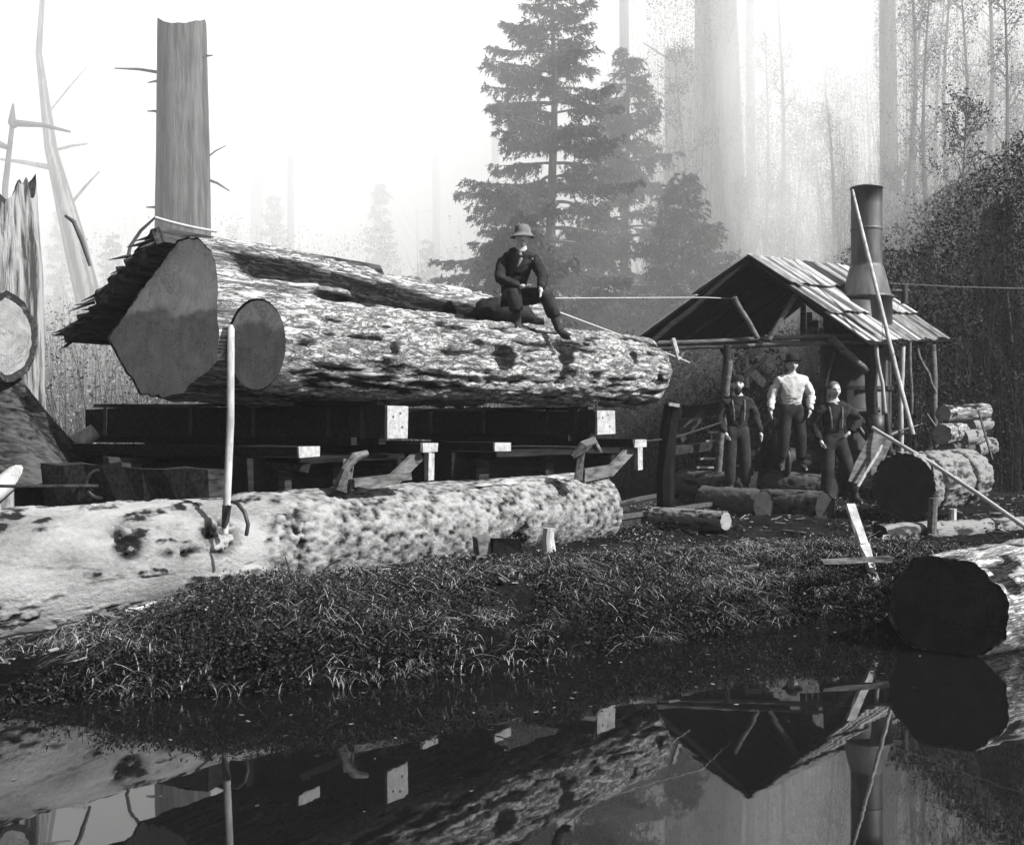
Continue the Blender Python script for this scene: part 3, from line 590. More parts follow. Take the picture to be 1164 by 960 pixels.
for k in range(24):                                         # rods, levers and gear about the engine
    x = random.uniform(4.0, 7.2); y = random.uniform(17.0, 18.8); z = random.uniform(.7, 1.5); d_ = A_([random.uniform(-.5, .5), random.uniform(-.2, .2), random.uniform(-.1, .7)]); mb = MB(); mb.tube([(x, y, z), A_([x, y, z])+d_], random.uniform(.015, .05), 7); part('lever', mb, M['iron'], dk, True)
# dark canvas hanging behind
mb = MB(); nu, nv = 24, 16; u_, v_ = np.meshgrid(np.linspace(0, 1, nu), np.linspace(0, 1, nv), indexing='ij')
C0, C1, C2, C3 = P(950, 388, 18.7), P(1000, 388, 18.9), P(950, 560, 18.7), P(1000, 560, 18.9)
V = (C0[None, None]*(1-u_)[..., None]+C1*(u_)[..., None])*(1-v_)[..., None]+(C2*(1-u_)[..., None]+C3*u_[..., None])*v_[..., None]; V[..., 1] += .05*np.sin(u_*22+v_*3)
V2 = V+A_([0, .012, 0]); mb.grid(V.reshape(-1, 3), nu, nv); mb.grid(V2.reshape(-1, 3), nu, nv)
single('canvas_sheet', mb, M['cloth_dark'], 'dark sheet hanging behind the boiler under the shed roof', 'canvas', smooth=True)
# leaning guy pole
pp = thing('pike_pole', 'long thin pale pole leaning against the smokestack and roof', 'pole', P(1037, 492, 15.9))
mb = MB(); mb.tube([P(1038, 494, 15.8), P(1020, 425, 16.1), P(1003, 355, 16.4), P(985, 283, 16.9), P(969, 216, 17.5)], [.034, .034, .032, .03, .022], 8); part('shaft', mb, M['wood_pale'], pp, True)
# capstan block, rope and stay beside the engine
mb = MB(); mb.tube([P(992, 486, 14.6), P(1003, 493, 14.4), P(1060, 527, 13.6), P(1110, 560, 12.8), P(1164, 598, 12.0), P(1230, 640, 11.3)], .026, 8); single('hauling_cable', mb, M['rope'], 'taut pale cable slanting down across the thick banded log to the right edge', 'cable', smooth=True)
# ================================================================ OTHER LOGS AND TIMBER
def dB(amp, seed, fx=2.5, fc=10): return d_ridged(amp, fx, fc, seed, .7)
Dg = P(1035, 553, 13.8)
def dispD(x, th, r):
    a = dB(.035, 5)(x, th, r)
    for q in (.32, 1.22): a = a-.05*np.exp(-((x-q)/.045)**2)
    return a
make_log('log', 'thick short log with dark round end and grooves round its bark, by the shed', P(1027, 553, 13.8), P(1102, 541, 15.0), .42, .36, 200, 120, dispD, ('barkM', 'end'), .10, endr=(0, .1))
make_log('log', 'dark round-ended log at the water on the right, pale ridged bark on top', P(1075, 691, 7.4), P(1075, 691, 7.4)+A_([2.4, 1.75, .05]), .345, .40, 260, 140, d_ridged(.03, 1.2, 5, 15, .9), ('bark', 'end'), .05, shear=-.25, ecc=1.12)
make_log('log', 'small trimmed log with bright sawn end beside the rails', P(826, 592, 12.1), P(744, 588, 12.9), .105, .12, 60, 40, dB(.012, 8, 4, 20), ('barkM', 'endL'), .06)
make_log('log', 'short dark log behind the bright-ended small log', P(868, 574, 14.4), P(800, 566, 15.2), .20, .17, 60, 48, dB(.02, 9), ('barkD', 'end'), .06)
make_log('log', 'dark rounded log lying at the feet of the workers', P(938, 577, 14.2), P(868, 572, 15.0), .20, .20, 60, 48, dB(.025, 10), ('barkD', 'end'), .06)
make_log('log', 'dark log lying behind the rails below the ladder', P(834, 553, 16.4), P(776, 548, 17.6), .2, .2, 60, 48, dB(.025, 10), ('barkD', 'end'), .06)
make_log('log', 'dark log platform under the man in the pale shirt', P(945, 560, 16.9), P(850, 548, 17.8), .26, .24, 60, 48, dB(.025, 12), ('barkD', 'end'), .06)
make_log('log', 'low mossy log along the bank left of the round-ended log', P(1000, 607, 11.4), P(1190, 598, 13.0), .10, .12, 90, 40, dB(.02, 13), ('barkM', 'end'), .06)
make_log('firewood_block', 'pale split block, topmost on the woodpile right of the shed', P(1072, 470, 16.6), P(1120, 467, 17.2), .13, .12, 40, 32, dB(.015, 14), ('bark', 'endL'), .06, cat='firewood')
for i, (x, y, D, r, lb) in enumerate(((1078, 492, 16.6, .15, 'rough block of wood left of the middle of the woodpile'), (1098, 497, 16.9, .14, 'knotty block in the middle of the woodpile'), (1108, 482, 17.2, .12, 'rounded block just under the pale topmost block'), (1084, 512, 16.7, .15, 'dark block at the foot of the woodpile'), (1112, 508, 17.3, .14, 'block at the far right end of the woodpile'))):
    make_log('firewood_block', lb, P(x-8, y+2, D-.2), P(x+14, y-1, D+.3), r, r*.95, 30, 28, dB(.03, 30+i, 5, 14), (('bark', 'barkM', 'barkM', 'barkD', 'barkM')[i], 'endL'), .06, cat='firewood', group='woodpile right of the shed')
mb = MB(); mb.tube([P(1112, 466, 16.4), P(1128, 522, 16.2)], .018, 6); single('iron_bar', mb, M['iron'], 'thin dark bar leaning on the woodpile', 'bar')
# stakes and planks
mb = MB(); mb.tube([P(1059, 606, 11.6), P(1060, 585, 11.6), P(1061, 566, 11.6)], [.05, .05, .045], 10, .04); single('stake', mb, M['wood_mid'], 'round grey stake in front of the banded log end', 'stake')
mb = MB(); mb.tube([P(1083, 592, 12.4), P(1083, 578, 12.4)], .04, 8, .08); single('stake', mb, M['wood_pale'], 'short pale peg between the grey stake and the slanting cable', 'stake')
mb = MB(); mb.beam(P(966, 573, 9.0), P(982, 618, 8.8), .075, .03, jit=.004, seg=3); mb.beam(P(982, 618, 8.8), P(998, 668, 8.6), .07, .03, jit=.005, seg=3); single('plank', mb, M['wood_pale'], 'long pale plank leaning down the bank towards the water', 'plank')
mb = MB(); mb.beam(P(934, 638, 8.4), P(1012, 634, 8.6), .06, .03, jit=.006, seg=3); single('plank', mb, M['wood_mid'], 'weathered plank lying across the leaning plank', 'plank')
mb = MB(); mb.beam(P(1008, 610, 10.0), P(1001, 630, 9.8), .06, .04, jit=.006); single('wood_block', mb, M['wood_pale'], 'short pale board end right of the leaning plank', 'board')
mb = MB(); mb.beam(P(1004, 492, 14.6), P(976, 552, 14.2), .3, .04, up=(.3, 1, 0), jit=.008, seg=3); single('plank', mb, M['wood_mid'], 'broad grey board propped between the standing worker and the thick log', 'plank')
mb = MB(); mb.tube([P(1003, 506, 14.3), P(975, 553, 14.0)], .02, 6); single('iron_bar', mb, M['wood_pale'], 'thin pale bar lying along the propped grey board', 'bar')
# rails
for i, (pts, lb) in enumerate((([(690, 590, 12.6), (770, 578, 14.0), (855, 566, 16)], 'nearer iron rail running past the small bright-ended log'), ([(640, 588, 13), (690, 576, 14.6), (730, 566, 16), (772, 558, 17.8)], 'farther iron rail behind the pale log end'))):
    W_ = [P(*p) for p in pts]
    if i == 0: W_ = [A_([-3.4, 6.9+.9, .40]), A_([.5, 11.9, .38])]+W_
    rt = thing('rail', lb, 'rail', W_[0], None, 'railway rails'); mb = MB(); mb2 = MB()
    for a, b_ in zip(W_[:-1], W_[1:]):
        a = a.copy(); b_ = b_.copy(); mb.beam(a, b_, .065, .05); mb2.beam(a-[0, 0, .07], b_-[0, 0, .07], .02, .09); mb2.beam(a-[0, 0, .125], b_-[0, 0, .125], .13, .02)
    part('rail_head', mb, M['railiron'], rt); part('rail_web', mb2, M['iron'], rt)
for k in range(9):
    f = k/8; c0 = P(705, 590, 12.6)*(1-f)+P(860, 570, 16)*f; mb = MB(); d_ = nrm([-.83, .5, 0]); mb.beam(c0+[.3, -.15, -.2]-d_*.2, c0+d_*2.2+A_([0, 0, -.2]), .2, .14, jit=.01, seg=3)
    single('railway_tie', mb, M['wood_dark'], 'dark rough wooden tie under the iron rails', 'railway tie', group='ties under the rails')
# dark pile below the far log end
mb = MB(); mb.tube([P(757, 598, 13.2), P(756, 540, 13.2), P(760, 488, 13.2), P(764, 460, 13.2)], [.115, .105, .10, .095], 16, .05); single('mooring_post', mb, M['char'], 'thick dark upright post just beyond the far end of the long pale log', 'post')
mb = MB(); mb.beam(P(760, 459, 13.1), P(772, 461, 13.1), .08, .04); single('iron_dog', mb, M['wood_cut'], 'small pale fitting on top of the dark upright post', 'fitting')
mb = MB(); mb.tube([P(765, 385, 13.3), P(772, 410, 13.2), P(776, 400, 13.2)], .03, 6); single('pulley_hook', mb, M['wood_cut'], 'small pale hook hanging just off the far end of the long log', 'hook')
# ladder
ld = thing('ladder', 'short pale ladder standing left of the bearded worker', 'ladder', P(800, 532, 17.4))
for (a, b_) in (((795, 533, 17.3), (812, 482, 17.6)), ((808, 533, 17.3), (824, 482, 17.6))):
    mb = MB(); mb.beam(P(*a), P(*b_), .05, .06); part('rail', mb, M['wood_dark'], ld)
for k in range(5):
    mb = MB(); y = 531-10*k; x = 795+3.4*k; mb.beam(P(x-3, y, 17.25), P(x+16, y, 17.25), .10, .03); part('rung', mb, M['wood_cut'], ld)
# ================================================================ LEFT EDGE THINGS
make_log('log', 'mottled short log with pale round end at the left edge above the leaning stump', P(-34, 386, 9.8)+A_([-1.6, .2, 0]), P(8, 382, 9.4), .36, .37, 80, 100, d_ridged(.03, 2, 5, 91, .8), ('barkM', 'endL'), .16)
mb = MB(); nl, nc = 90, 120; s = np.linspace(0, 1, nl)[:, None]*np.ones((1, nc)); th = np.linspace(0, 2*math.pi, nc, endpoint=False)[None, :]*np.ones((nl, 1))
c0, c1 = P(-6, 548, 9.6), P(-28, 418, 9.7); r_ = (.66*(1-s)**1.3+.34)+.10*(fbm(np.stack([np.cos(th)*3, np.sin(th)*3, s*1.2], -1), 5, 8)-.5)*2*(1.3-s)
V = c0+(c1-c0)*s[..., None]+np.stack([np.cos(th)*r_, np.sin(th)*r_*.7, 0*s], -1)
mb.grid(V.reshape(-1, 3), nl, nc, np.clip((r_-r_.mean(1, keepdims=True))*4+.5, 0, 1).ravel(), wrap=True); mb.add(np.vstack([V[-1], V[-1].mean(0)]), [(i, (i+1) % nc, nc) for i in range(nc)])
single('stump', mb, M['barkD'], 'broad dark stump with flared ribbed base at the left edge', 'stump', smooth=True)
def snag(pts, rs, name, label, cat, mat, n=64, top=.4, flute=.05, seed=1, stubs=(), nl=120, concave=0):
    pts = np.array(pts, float); t = np.linspace(0, 1, nl); tp = np.linspace(0, 1, len(pts)); C_ = np.stack([np.interp(t, tp, pts[:, k]) for k in range(3)], 1); R_ = np.interp(t, tp, rs)
    th = np.linspace(0, 2*math.pi, n, endpoint=False)
    T_, TH = np.meshgrid(t, th, indexing='ij'); Rr = R_[:, None]*(1+flute*(fbm(np.stack([np.cos(TH)*6, np.sin(TH)*6, T_*4], -1), 5, seed)-.5)*2)
    V = C_[:, None, :]+np.stack([np.cos(TH)*Rr, np.sin(TH)*Rr, 0*Rr], -1)
    jag = top*(fbm(np.stack([np.cos(th)*2.2, np.sin(th)*2.2, th*0+seed], -1), 4, seed+3)-.45)*2+concave*np.abs(np.cos(th))**2
    V[..., 2] += (jag[None, :]*sstep(.75, 1, T_))
    mb = MB(); mb.grid(V.reshape(-1, 3), nl, n, np.clip((Rr/R_[:, None]-1)/flute*.5+.5, 0, 1).ravel(), wrap=True)
    c_ = V[-1].mean(0); c_[2] -= .25*R_[-1]; I = V[-1]*.85+c_*.15; I[:, 2] -= .02
    mb.grid(np.stack([V[-1], I]).reshape(-1, 3), 2, n, .3, wrap=True); mb.add(np.vstack([I, c_]), [(i, (i+1) % n, n) for i in range(n)], .2)
    o = thing(name, label, cat, pts[0]); part('trunk', mb, mat, o, True)
    for (f, dx, dy, dz, r) in stubs:
        p = np.array([np.interp(f, tp, pts[:, k]) for k in range(3)]); d = np.array([dx, dy, dz], float); mb = MB(); R0 = np.interp(f, tp, rs)
        st = p+nrm([dx, dy, 0])*R0*.8; mb.tube([st, st+d*.5+A_([0, 0, .03]), st+d], [r, r*.8, r*.35], 6, .05); part('branch', mb, mat, o)
    return o
snag([P(2, 600, 13.5), P(10, 450, 13.5), P(12, 300, 13.5), P(10, 222, 13.5)], [.55, .42, .36, .30], 'broken_snag', 'jagged pale broken snag with dark streaks at the left edge', 'dead tree', M['snag'], 72, .55, .09, 5)
snag([P(207, 560, 21.5), P(208, 300, 21.5), P(208, 150, 21.5), P(207, 36, 21.5)], [.62, .54, .50, .455], 'tall_stump', 'tall thick grey trunk cut flat on top with short branch stubs', 'dead tree', M['trunk'], 96, .06, .035, 9,
     [(.86, -.9, -.1, .06, .035), (.83, -.3, 0, .0, .03), (.55, .5, 0, -.25, .03), (.36, .35, -.1, -.05, .04), (.37, -.15, 0, -.03, .04), (.6, .4, .1, .3, .02), (.72, -.25, -.1, .02, .03), (.47, -.3, 0, .05, .03), (.9, .3, -.1, .05, .03)], concave=.2)
snag([P(120, 420, 32), P(84, 270, 32), P(58, 170, 32), P(44, 60, 32), (P(50, -30, 32))], [.42, .32, .18, .09, .06], 'dead_tree', 'thin pale leaning dead tree with curved broken limbs near the left edge', 'dead tree', M['snag'], 24, .1, .1, 14,
     [(.45, -1.6, 0, .25, .08), (.5, .9, .1, .2, .05), (.35, .8, 0, .9, .05), (.6, 1.1, 0, 1.3, .03)])
b1 = thing('dead_branch', 'dark horizontal broken limb sticking out in front of the pale sky at the left', 'branch', P(16, 200, 27)); mb = MB()
mb.tube([P(-12, 168, 27), P(-2, 164, 27), P(10, 168, 27)], [0.126, 0.090, 0.054], 8, .1); mb.tube([P(15, 118, 27), P(14, 140, 27), P(17, 144, 27)], [0.027, 0.090, 0.108], 8, .1); mb.tube([P(14, 140, 27), P(48, 142, 27), P(80, 150, 27)], [0.090, 0.063, 0.027], 8, .1); mb.tube([P(14, 143, 27), P(6, 210, 27), P(2, 330, 27)], [0.054, 0.072, 0.108], 7, .05); part('limb', mb, M['twig'], b1)
mb = MB(); mb.tube([P(74, 245, 15), P(84, 252, 15), P(94, 275, 15), P(102, 302, 15)], [.02, .03, .035, .02], 6, .08); single('dead_branch', mb, M['twig'], 'dark curved hanging twig left of the tall thick trunk', 'branch', smooth=True)
mb = MB(); mb.tube([P(178, 246, 16), P(160, 262, 16), P(148, 280, 16), P(144, 300, 16), P(152, 318, 16)], [.015, .022, .03, .025, .01], 6, .12); single('dead_branch', mb, M['twig'], 'knobbly curved twig hanging beside the butt log', 'branch', smooth=True)
mb = MB(); mb.tube([P(-60, 566, 8.6), P(-6, 560, 8.9), P(18, 540, 9.1), P(45, 528, 9.3), P(62, 522, 9.4)], [.05, .09, .085, .06, .02], 14, .04); single('peeled_pole', mb, M['wood_pale'], 'pale curved peeled slab low at the left edge', 'slab', smooth=True)
mb = MB(); mb.tube([P(28, 526, 9.8), P(60, 514, 9.9), P(84, 505, 10.0), P(108, 490, 10.1)], [.03, .075, .085, .07], 14, .05); single('peeled_pole', mb, M['wood_pale'], 'pale slanting slab rising to the end of the dark bunk beam', 'slab', smooth=True)
# lines
def wire(pts, r, label, mat='rope', cat='wire', sag=0):
    W_ = [P(*p) for p in pts]; out = []
    for a, b_ in zip(W_[:-1], W_[1:]):
        for t in np.linspace(0, 1, 12, endpoint=False): out.append(a+(b_-a)*t-[0, 0, sag*4*t*(1-t)])
    out.append(W_[-1]); mb = MB(); mb.tube(out, r, 6); single('wire', mb, M[mat], label, cat, smooth=True)
for i, (x0, y0, D0, x1, y1, D1, w_, mt, lb) in enumerate(((770, 500, 17.0, 800, 470, 17.6, .12, 'wood_dark', 'dark plank leaning left of the ladder'), (762, 512, 16.9, 812, 506, 17.3, .2, 'wood_dark', 'dark board lying below the leaning plank left of the ladder'), (885, 470, 18.6, 925, 452, 18.7, .10, 'wood_mid', 'grey board slanting behind the man in the pale shirt'), (905, 512, 17.5, 948, 500, 17.7, .15, 'wood_dark', 'dark beam between the man in the pale shirt and the bareheaded man'), (780, 468, 18.4, 824, 462, 18.8, .25, 'wood_black', 'dark box-like timber behind the ladder'), (1008, 548, 16.4, 1050, 540, 16.9, .12, 'wood_dark', 'dark timber behind the thick banded log'))):
    mb = MB(); mb.beam(P(x0, y0, D0), P(x1, y1, D1), w_, w_*.7, jit=.01, seg=3); single('timber', mb, M[mt], lb, 'timber')
wire([(176, 247, 8.6), (246, 263, 8.9)], .012, 'pale rope end passing over the top of the butt log', 'rope', 'rope', .01)
wire([(618, 339, 12.6), (800, 338, 15.5), (850, 340, 19.0)], .007, 'pale line running level from the seated worker towards the shed', sag=.0)
wire([(628, 352, 11.4), (735, 392, 13.0), (784, 412, 13.8)], .010, 'pale line slanting down over the far end of the long log')
wire([(1012, 322, 18.6), (1090, 326, 16), (1240, 330, 13)], .007, 'thin pale wire running right from the smokestack')
wire([(700, 505, 12.2), (765, 498, 13.4), (820, 480, 15)], .012, 'dark line from the rear truck to the dark post', 'chain')
# ================================================================ VOLUMES OF STEAM
def steam(name, label, rings, dens, seed):
    mb = MB(); n = 24; th = np.linspace(0, 2*math.pi, n, endpoint=False); V = []
    for (c, rx, ry) in rings: V.append(np.array(c)+np.stack([np.cos(th)*rx, np.sin(th)*ry, 0*th], -1))
    K = len(V); V = np.concatenate(V); mb.grid(V, K, n, wrap=True); i = np.arange(n); i2 = (i+1) % n
    mb.add(np.vstack([V[:n], V[:n].mean(0)]), np.stack([i2, i, np.full(n, n)], -1)); mb.add(np.vstack([V[-n:], V[-n:].mean(0)]), np.stack([i, i2, np.full(n, n)], -1))
    m = bpy.data.materials.new(name); m.use_nodes = True; nt = m.node_tree; nt.nodes.remove(nt.nodes['Principled BSDF'])
    v = nt.nodes.new('ShaderNodeVolumePrincipled'); v.inputs['Color'].default_value = g3(.98)
    f = noise(nt, (1, 1, .45), .9, 4, .6, .8); mr = nt.nodes.new('ShaderNodeMapRange'); nt.links.new(f, mr.inputs[0])
    mr.inputs[1].default_value = .36; mr.inputs[2].default_value = .66; mr.inputs[3].default_value = .08*dens; mr.inputs[4].default_value = dens
    nt.links.new(mr.outputs[0], v.inputs['Density']); nt.links.new(v.outputs[0], nt.nodes['Material Output'].inputs['Volume'])
    single(name, mb, m, label, None, rings[0][0], kind='stuff')
if STEAM:
    zt = z2+.02
    steam('smoke_plume', 'white smoke rising from the smokestack in a column with a hard right edge', [((sx, 17.9, zt), .22, .22), ((sx-.05, 17.95, zt+.5), .25, .28), ((sx-.16, 18.05, zt+1.2), .38, .4), ((sx-.40, 18.2, zt+2.2), .62, .6), ((sx-.8, 18.4, zt+4.0), 1.05, .8), ((sx-1.0, 18.8, zt+7), 1.25, .9)], STEAM, 1)
    steam('steam_cloud', 'soft white steam drifting up behind the shed roof', [((5.0, 19.4, 3.2), .5, .4), ((4.9, 19.5, 4.2), .9, .6), ((4.75, 19.6, 5.4), .95, .7), ((4.7, 19.8, 7.0), 1.0, .8), ((4.7, 20, 9.0), 1.1, .9), ((4.7, 20, 12.5), 1.2, 1.0)], STEAM*.45, 2)
# ================================================================ PEOPLE
def skin_eval(J, E, sub=3):
    me = bpy.data.meshes.new('tmp'); names = list(J); idx = {n: i for i, n in enumerate(names)}
    me.from_pydata([tuple(J[n][0]) for n in names], [(idx[a], idx[b]) for a, b in E], [])
    o = bpy.data.objects.new('tmp', me); COL.objects.link(o); o.modifiers.new('s', 'SKIN'); s = o.modifiers.new('u', 'SUBSURF'); s.levels = sub; s.render_levels = sub
    if not me.skin_vertices: 
        bpy.context.view_layer.objects.active = o; bpy.ops.mesh.customdata_skin_add() if hasattr(bpy.ops.mesh, 'customdata_skin_add') else None
    for i, n in enumerate(names):
        r = J[n][1]; me.skin_vertices[0].data[i].radius = (r, r) if np.isscalar(r) else r
        me.skin_vertices[0].data[i].use_root = (i == 0)
    dg = bpy.context.evaluated_depsgraph_get(); ev = o.evaluated_get(dg); m2 = ev.to_mesh()
    V = np.array([v.co[:] for v in m2.vertices]); F = [tuple(p.vertices) for p in m2.polygons]
    ev.to_mesh_clear(); bpy.data.objects.remove(o); return V, F
def head_mesh(mb, c, yaw=0, pitch=0, sc=1):
    n, m = 36, 30; ph = np.linspace(.03, math.pi-.03, m)[:, None]*np.ones((1, n)); th = np.linspace(0, 2*math.pi, n, endpoint=False)[None, :]*np.ones((m, 1))
    d = np.stack([np.sin(ph)*np.cos(th), np.sin(ph)*np.sin(th), np.cos(ph)], -1); x, y, z = d[..., 0], d[..., 1], d[..., 2]
    V = d*A_([.077, .094, .108]); jaw = sstep(-.1, -1, z); V[..., 0] *= 1-.32*jaw; V[..., 1] *= 1-.12*jaw
    fr = y < 0                                            # face looks to -y
    G = lambda px, pz, w1, w2: np.exp(-((V[..., 0]-px)/w1)**2-((V[..., 2]-pz)/w2)**2)*fr
    V[..., 1] -= .026*G(0, -.018, .011, .018)+.012*G(0, .005, .009, .022)+.007*G(0, .032, .04, .008)+.010*G(0, -.062, .020, .007)+.010*G(0, -.095, .022, .015)
    V[..., 1] += .012*G(.03, .012, .014, .011)+.012*G(-.03, .012, .014, .011)+.005*G(0, -.052, .02, .004)
    Ry = Matrix.Rotation(yaw, 3, 'Z') @ Matrix.Rotation(pitch, 3, 'X'); Rm = np.array(Ry)
    mb.grid((V.reshape(-1, 3)*sc) @ Rm.T+c, m, n, wrap=True)
    for sx_ in (-1, 1):
        k = MB(); mb.blob(np.array(c)+Rm @ (A_([sx_*.078, .008, -.005])*sc), A_([.012, .02, .032])*sc, 10)
    return Rm
def person(label, base, sc, pose, cl, yaw=0, hat=None, beard=False, haircol='hair'):
    o = thing('person', label, 'person', base)
    R = np.array(Matrix.Rotation(yaw, 3, 'Z')); W_ = lambda p: (np.array(p, float)*sc) @ R.T+base
    j = dict(pel=(0, 0, .95), waist=(0, -.0, 1.08), chest=(0, 0, 1.3), nb=(0, .01, 1.44), nk=(0, -.005, 1.52), hd=(0, -.02, 1.63),
             Ls=(-.17, 0, 1.40), Le=(-.25, .02, 1.13), Lw=(-.27, -.04, .88), Rs=(.17, 0, 1.40), Re=(.25, .02, 1.13), Rw=(.27, -.04, .88),
             Lh=(-.09, 0, .90), Lk=(-.11, -.02, .50), La=(-.12, .02, .09), Rh=(.09, 0, .90), Rk=(.11, -.02, .50), Ra=(.12, .02, .09))
    j.update(pose); j = {k: np.array(v, float) for k, v in j.items()}
    for s in 'LR': j.setdefault(s+'t', j[s+'a']+A_([(-.04 if s == 'L' else .04), -.17, -.055]))
    for s in 'LR': j[s+'t'] = np.array(j[s+'t'], float)
    S = lambda d: {k: (W_(v[0]), (v[1]*sc if np.isscalar(v[1]) else (v[1][0]*sc, v[1][1]*sc))) for k, v in d.items()}
    bd = MB()
    J = dict(pel=(j['pel'], (.13, .09)), waist=(j['waist'], (.12, .085)), chest=(j['chest'], (.14, .095)), nb=(j['nb'], .065), nk=(j['nk'], .052), hd=(j['hd']-A_([0, 0, .04]), .05))
    E = [('pel', 'waist'), ('waist', 'chest'), ('chest', 'nb'), ('nb', 'nk'), ('nk', 'hd')]
    for s in 'LR':
        J.update({s+'s': (j[s+'s']-A_([0, 0, .035]), .045), s+'e': (j[s+'e'], .036), s+'w': (j[s+'w'], .025), s+'h': (j[s+'h'], .08), s+'k': (j[s+'k'], .05), s+'a': (j[s+'a'], .035), s+'t': (j[s+'t'], .035)})
        E += [('nb', s+'s'), (s+'s', s+'e'), (s+'e', s+'w'), ('pel', s+'h'), (s+'h', s+'k'), (s+'k', s+'a'), (s+'a', s+'t')]
    V, F = skin_eval(S(J), E); bd.addmix(V, F)
    Rh = head_mesh(bd, W_(j['hd']), yaw+cl.get('hyaw', 0), cl.get('hpitch', 0), sc*1.06)
    for s in 'LR':                                       # hands: palm, four fingers, thumb
        w = j[s+'w']; d = nrm(j.get(s+'hd', w-j[s+'e'])) if (s+'hd') not in pose else nrm(np.array(pose[s+'hd'], float)); sg = -1 if s == 'L' else 1
        side = nrm(np.cross(d, A_([1, 0, 0]) if abs(d[0]) < .8 else A_([0, 0, 1]))); nn = np.cross(d, side)
        Jh = {'w': (w, .024), 'p': (w+d*.045, .030), 'q': (w+d*.08, .028)}; Eh = [('w', 'p'), ('p', 'q')]; V, F = skin_eval(S(Jh), Eh, 1); bd.addmix(V, F)
        for k, (of, ln) in enumerate(((-.026, .07), (-.009, .08), (.009, .075), (.026, .06))):
            b0 = w+d*.075+side*of; Jf = {'a': (b0, .009), 'b': (b0+d*ln*.5+nn*sg*.008, .0085), 'c': (b0+d*ln*.85+nn*sg*.03, .007)}; V, F = skin_eval(S(Jf), [('a', 'b'), ('b', 'c')], 1); bd.addmix(V, F)
        b0 = w+d*.03-side*.02; Jf = {'a': (b0, .011), 'b': (b0+d*.03-side*.03, .010), 'c': (b0+d*.06-side*.035+nn*sg*.01, .008)}; V, F = skin_eval(S(Jf), [('a', 'b'), ('b', 'c')], 1); bd.addmix(V, F)
    part('body', bd, M['skin'], o, True)
    # clothes
    def wob(V, a=.030, fq=11): w_ = fbm(V*A_([fq, fq, fq*2.2])+3, 4, 4)[:, None]; w_ = 1-np.abs(2*w_-1)*2; return V+(w_-.4)*a*sc*nrm_rows(V-W_(j['chest']))
    def nrm_rows(v): return v/(np.linalg.norm(v, axis=1)[:, None]+1e-6)
    mid = {s: (j[s+'e']+j[s+'w'])/2 for s in 'LR'}
    J = dict(chest=(j['chest'], (.168, .118)), waist=(j['waist'], (.150, .112)), pel=(j['pel']+A_([0, 0, -.06 if cl.get('topname') and not cl.get('scarf') else .02]), (.172, .13) if cl.get('topname') and not cl.get('scarf') else (.155, .115)), nb=(j['nb']-A_([0, 0, .05]), .10), nk=(j['nk']-A_([0, 0, .035]), .063)); E = [('pel', 'waist'), ('waist', 'chest'), ('chest', 'nb'), ('nb', 'nk')]
    for s in 'LR': J.update({s+'s': (j[s+'s']-A_([0, 0, .035]), .083), s+'e': (j[s+'e'], .068), s+'m': (mid[s], .062), s+'w': (j[s+'w'], .045)}); E += [('nb', s+'s'), (s+'s', s+'e'), (s+'e', s+'m'), (s+'m', s+'w')]
    V, F = skin_eval(S(J), E); mb = MB(); mb.addmix(wob(V), F); part(cl.get('topname', 'shirt'), mb, M[cl['top']], o, True)
    J = dict(pel=(j['pel'], (.162, .122)), waist=(j['waist']-A_([0, 0, .0 if cl.get('hiw') else .06]), (.158, .12))); E = [('pel', 'waist')]
    for s in 'LR':
        tk = (j[s+'h']+j[s+'k'])/2; ck = (j[s+'k']+j[s+'a'])/2; cf = cl.get('cuff', .85); ce = j[s+'k']*(1-cf)+j[s+'a']*cf
        J.update({s+'h': (j[s+'h'], .115), s+'m': (tk, .108), s+'k': (j[s+'k'], .094), s+'c': (ck, .088), s+'a': (ce, .080)}); E += [('pel', s+'h'), (s+'h', s+'m'), (s+'m', s+'k'), (s+'k', s+'c'), (s+'c', s+'a')]
    V, F = skin_eval(S(J), E); mb = MB(); mb.addmix(wob(V, .012), F); part('trousers', mb, M[cl['leg']], o, True)
    for s in 'LR':
        sh_ = j[s+'k']*.5+j[s+'a']*.5; J = {'a': (j[s+'a'], .052), 's': (sh_, .055), 'm': ((j[s+'a']*.4+j[s+'t']*.6), .048), 't': (j[s+'t'], .042)}
        V, F = skin_eval(S(J), [('a', 's'), ('a', 'm'), ('m', 't')]); mb = MB(); mb.addmix(V, F); part('boot', mb, M[cl.get('boot', 'leather')], o, True)
    hc = W_(j['hd']); up = Rh @ A_([0, 0, 1]); fw = Rh @ A_([0, -1, 0])
    mb = MB(); mb.blob(hc+up*.036*sc-fw*.022*sc, A_([.090, .102, .102])*sc, 24, .10, freq=30); part('hair', mb, M[haircol], o, True)
    if beard: mb = MB(); mb.blob(hc-up*.085*sc+fw*.055*sc, A_([.052, .045, .07])*sc, 20, .12, freq=40); part('beard', mb, M['hair'], o, True)
    if hat:
        c = hc+up*.055*sc; bw_, ch, mt, droop = hat
        pr = [(bw_, droop), (bw_*.97, droop-.004), (.105, -.008), (.098, .005), (.094, ch*.4), (.084, ch*.72), (.06, ch*.93), (.03, ch), (.001, ch)]
        mb = MB(); mb.lathe(c, [((r)*sc, h*sc) for r, h in pr], 32, up); mb.lathe(c-up*.004*sc, [((bw_)*sc, (droop-.002)*sc), (.09*sc, -.012*sc)], 32, up); ho = part('hat', mb, M[mt], o, True)
        mb = MB(); mb.lathe(c, [(.101*sc, .002*sc), (.097*sc, .026*sc)], 32, up); part('hat_band', mb, M[mt], ho, True)
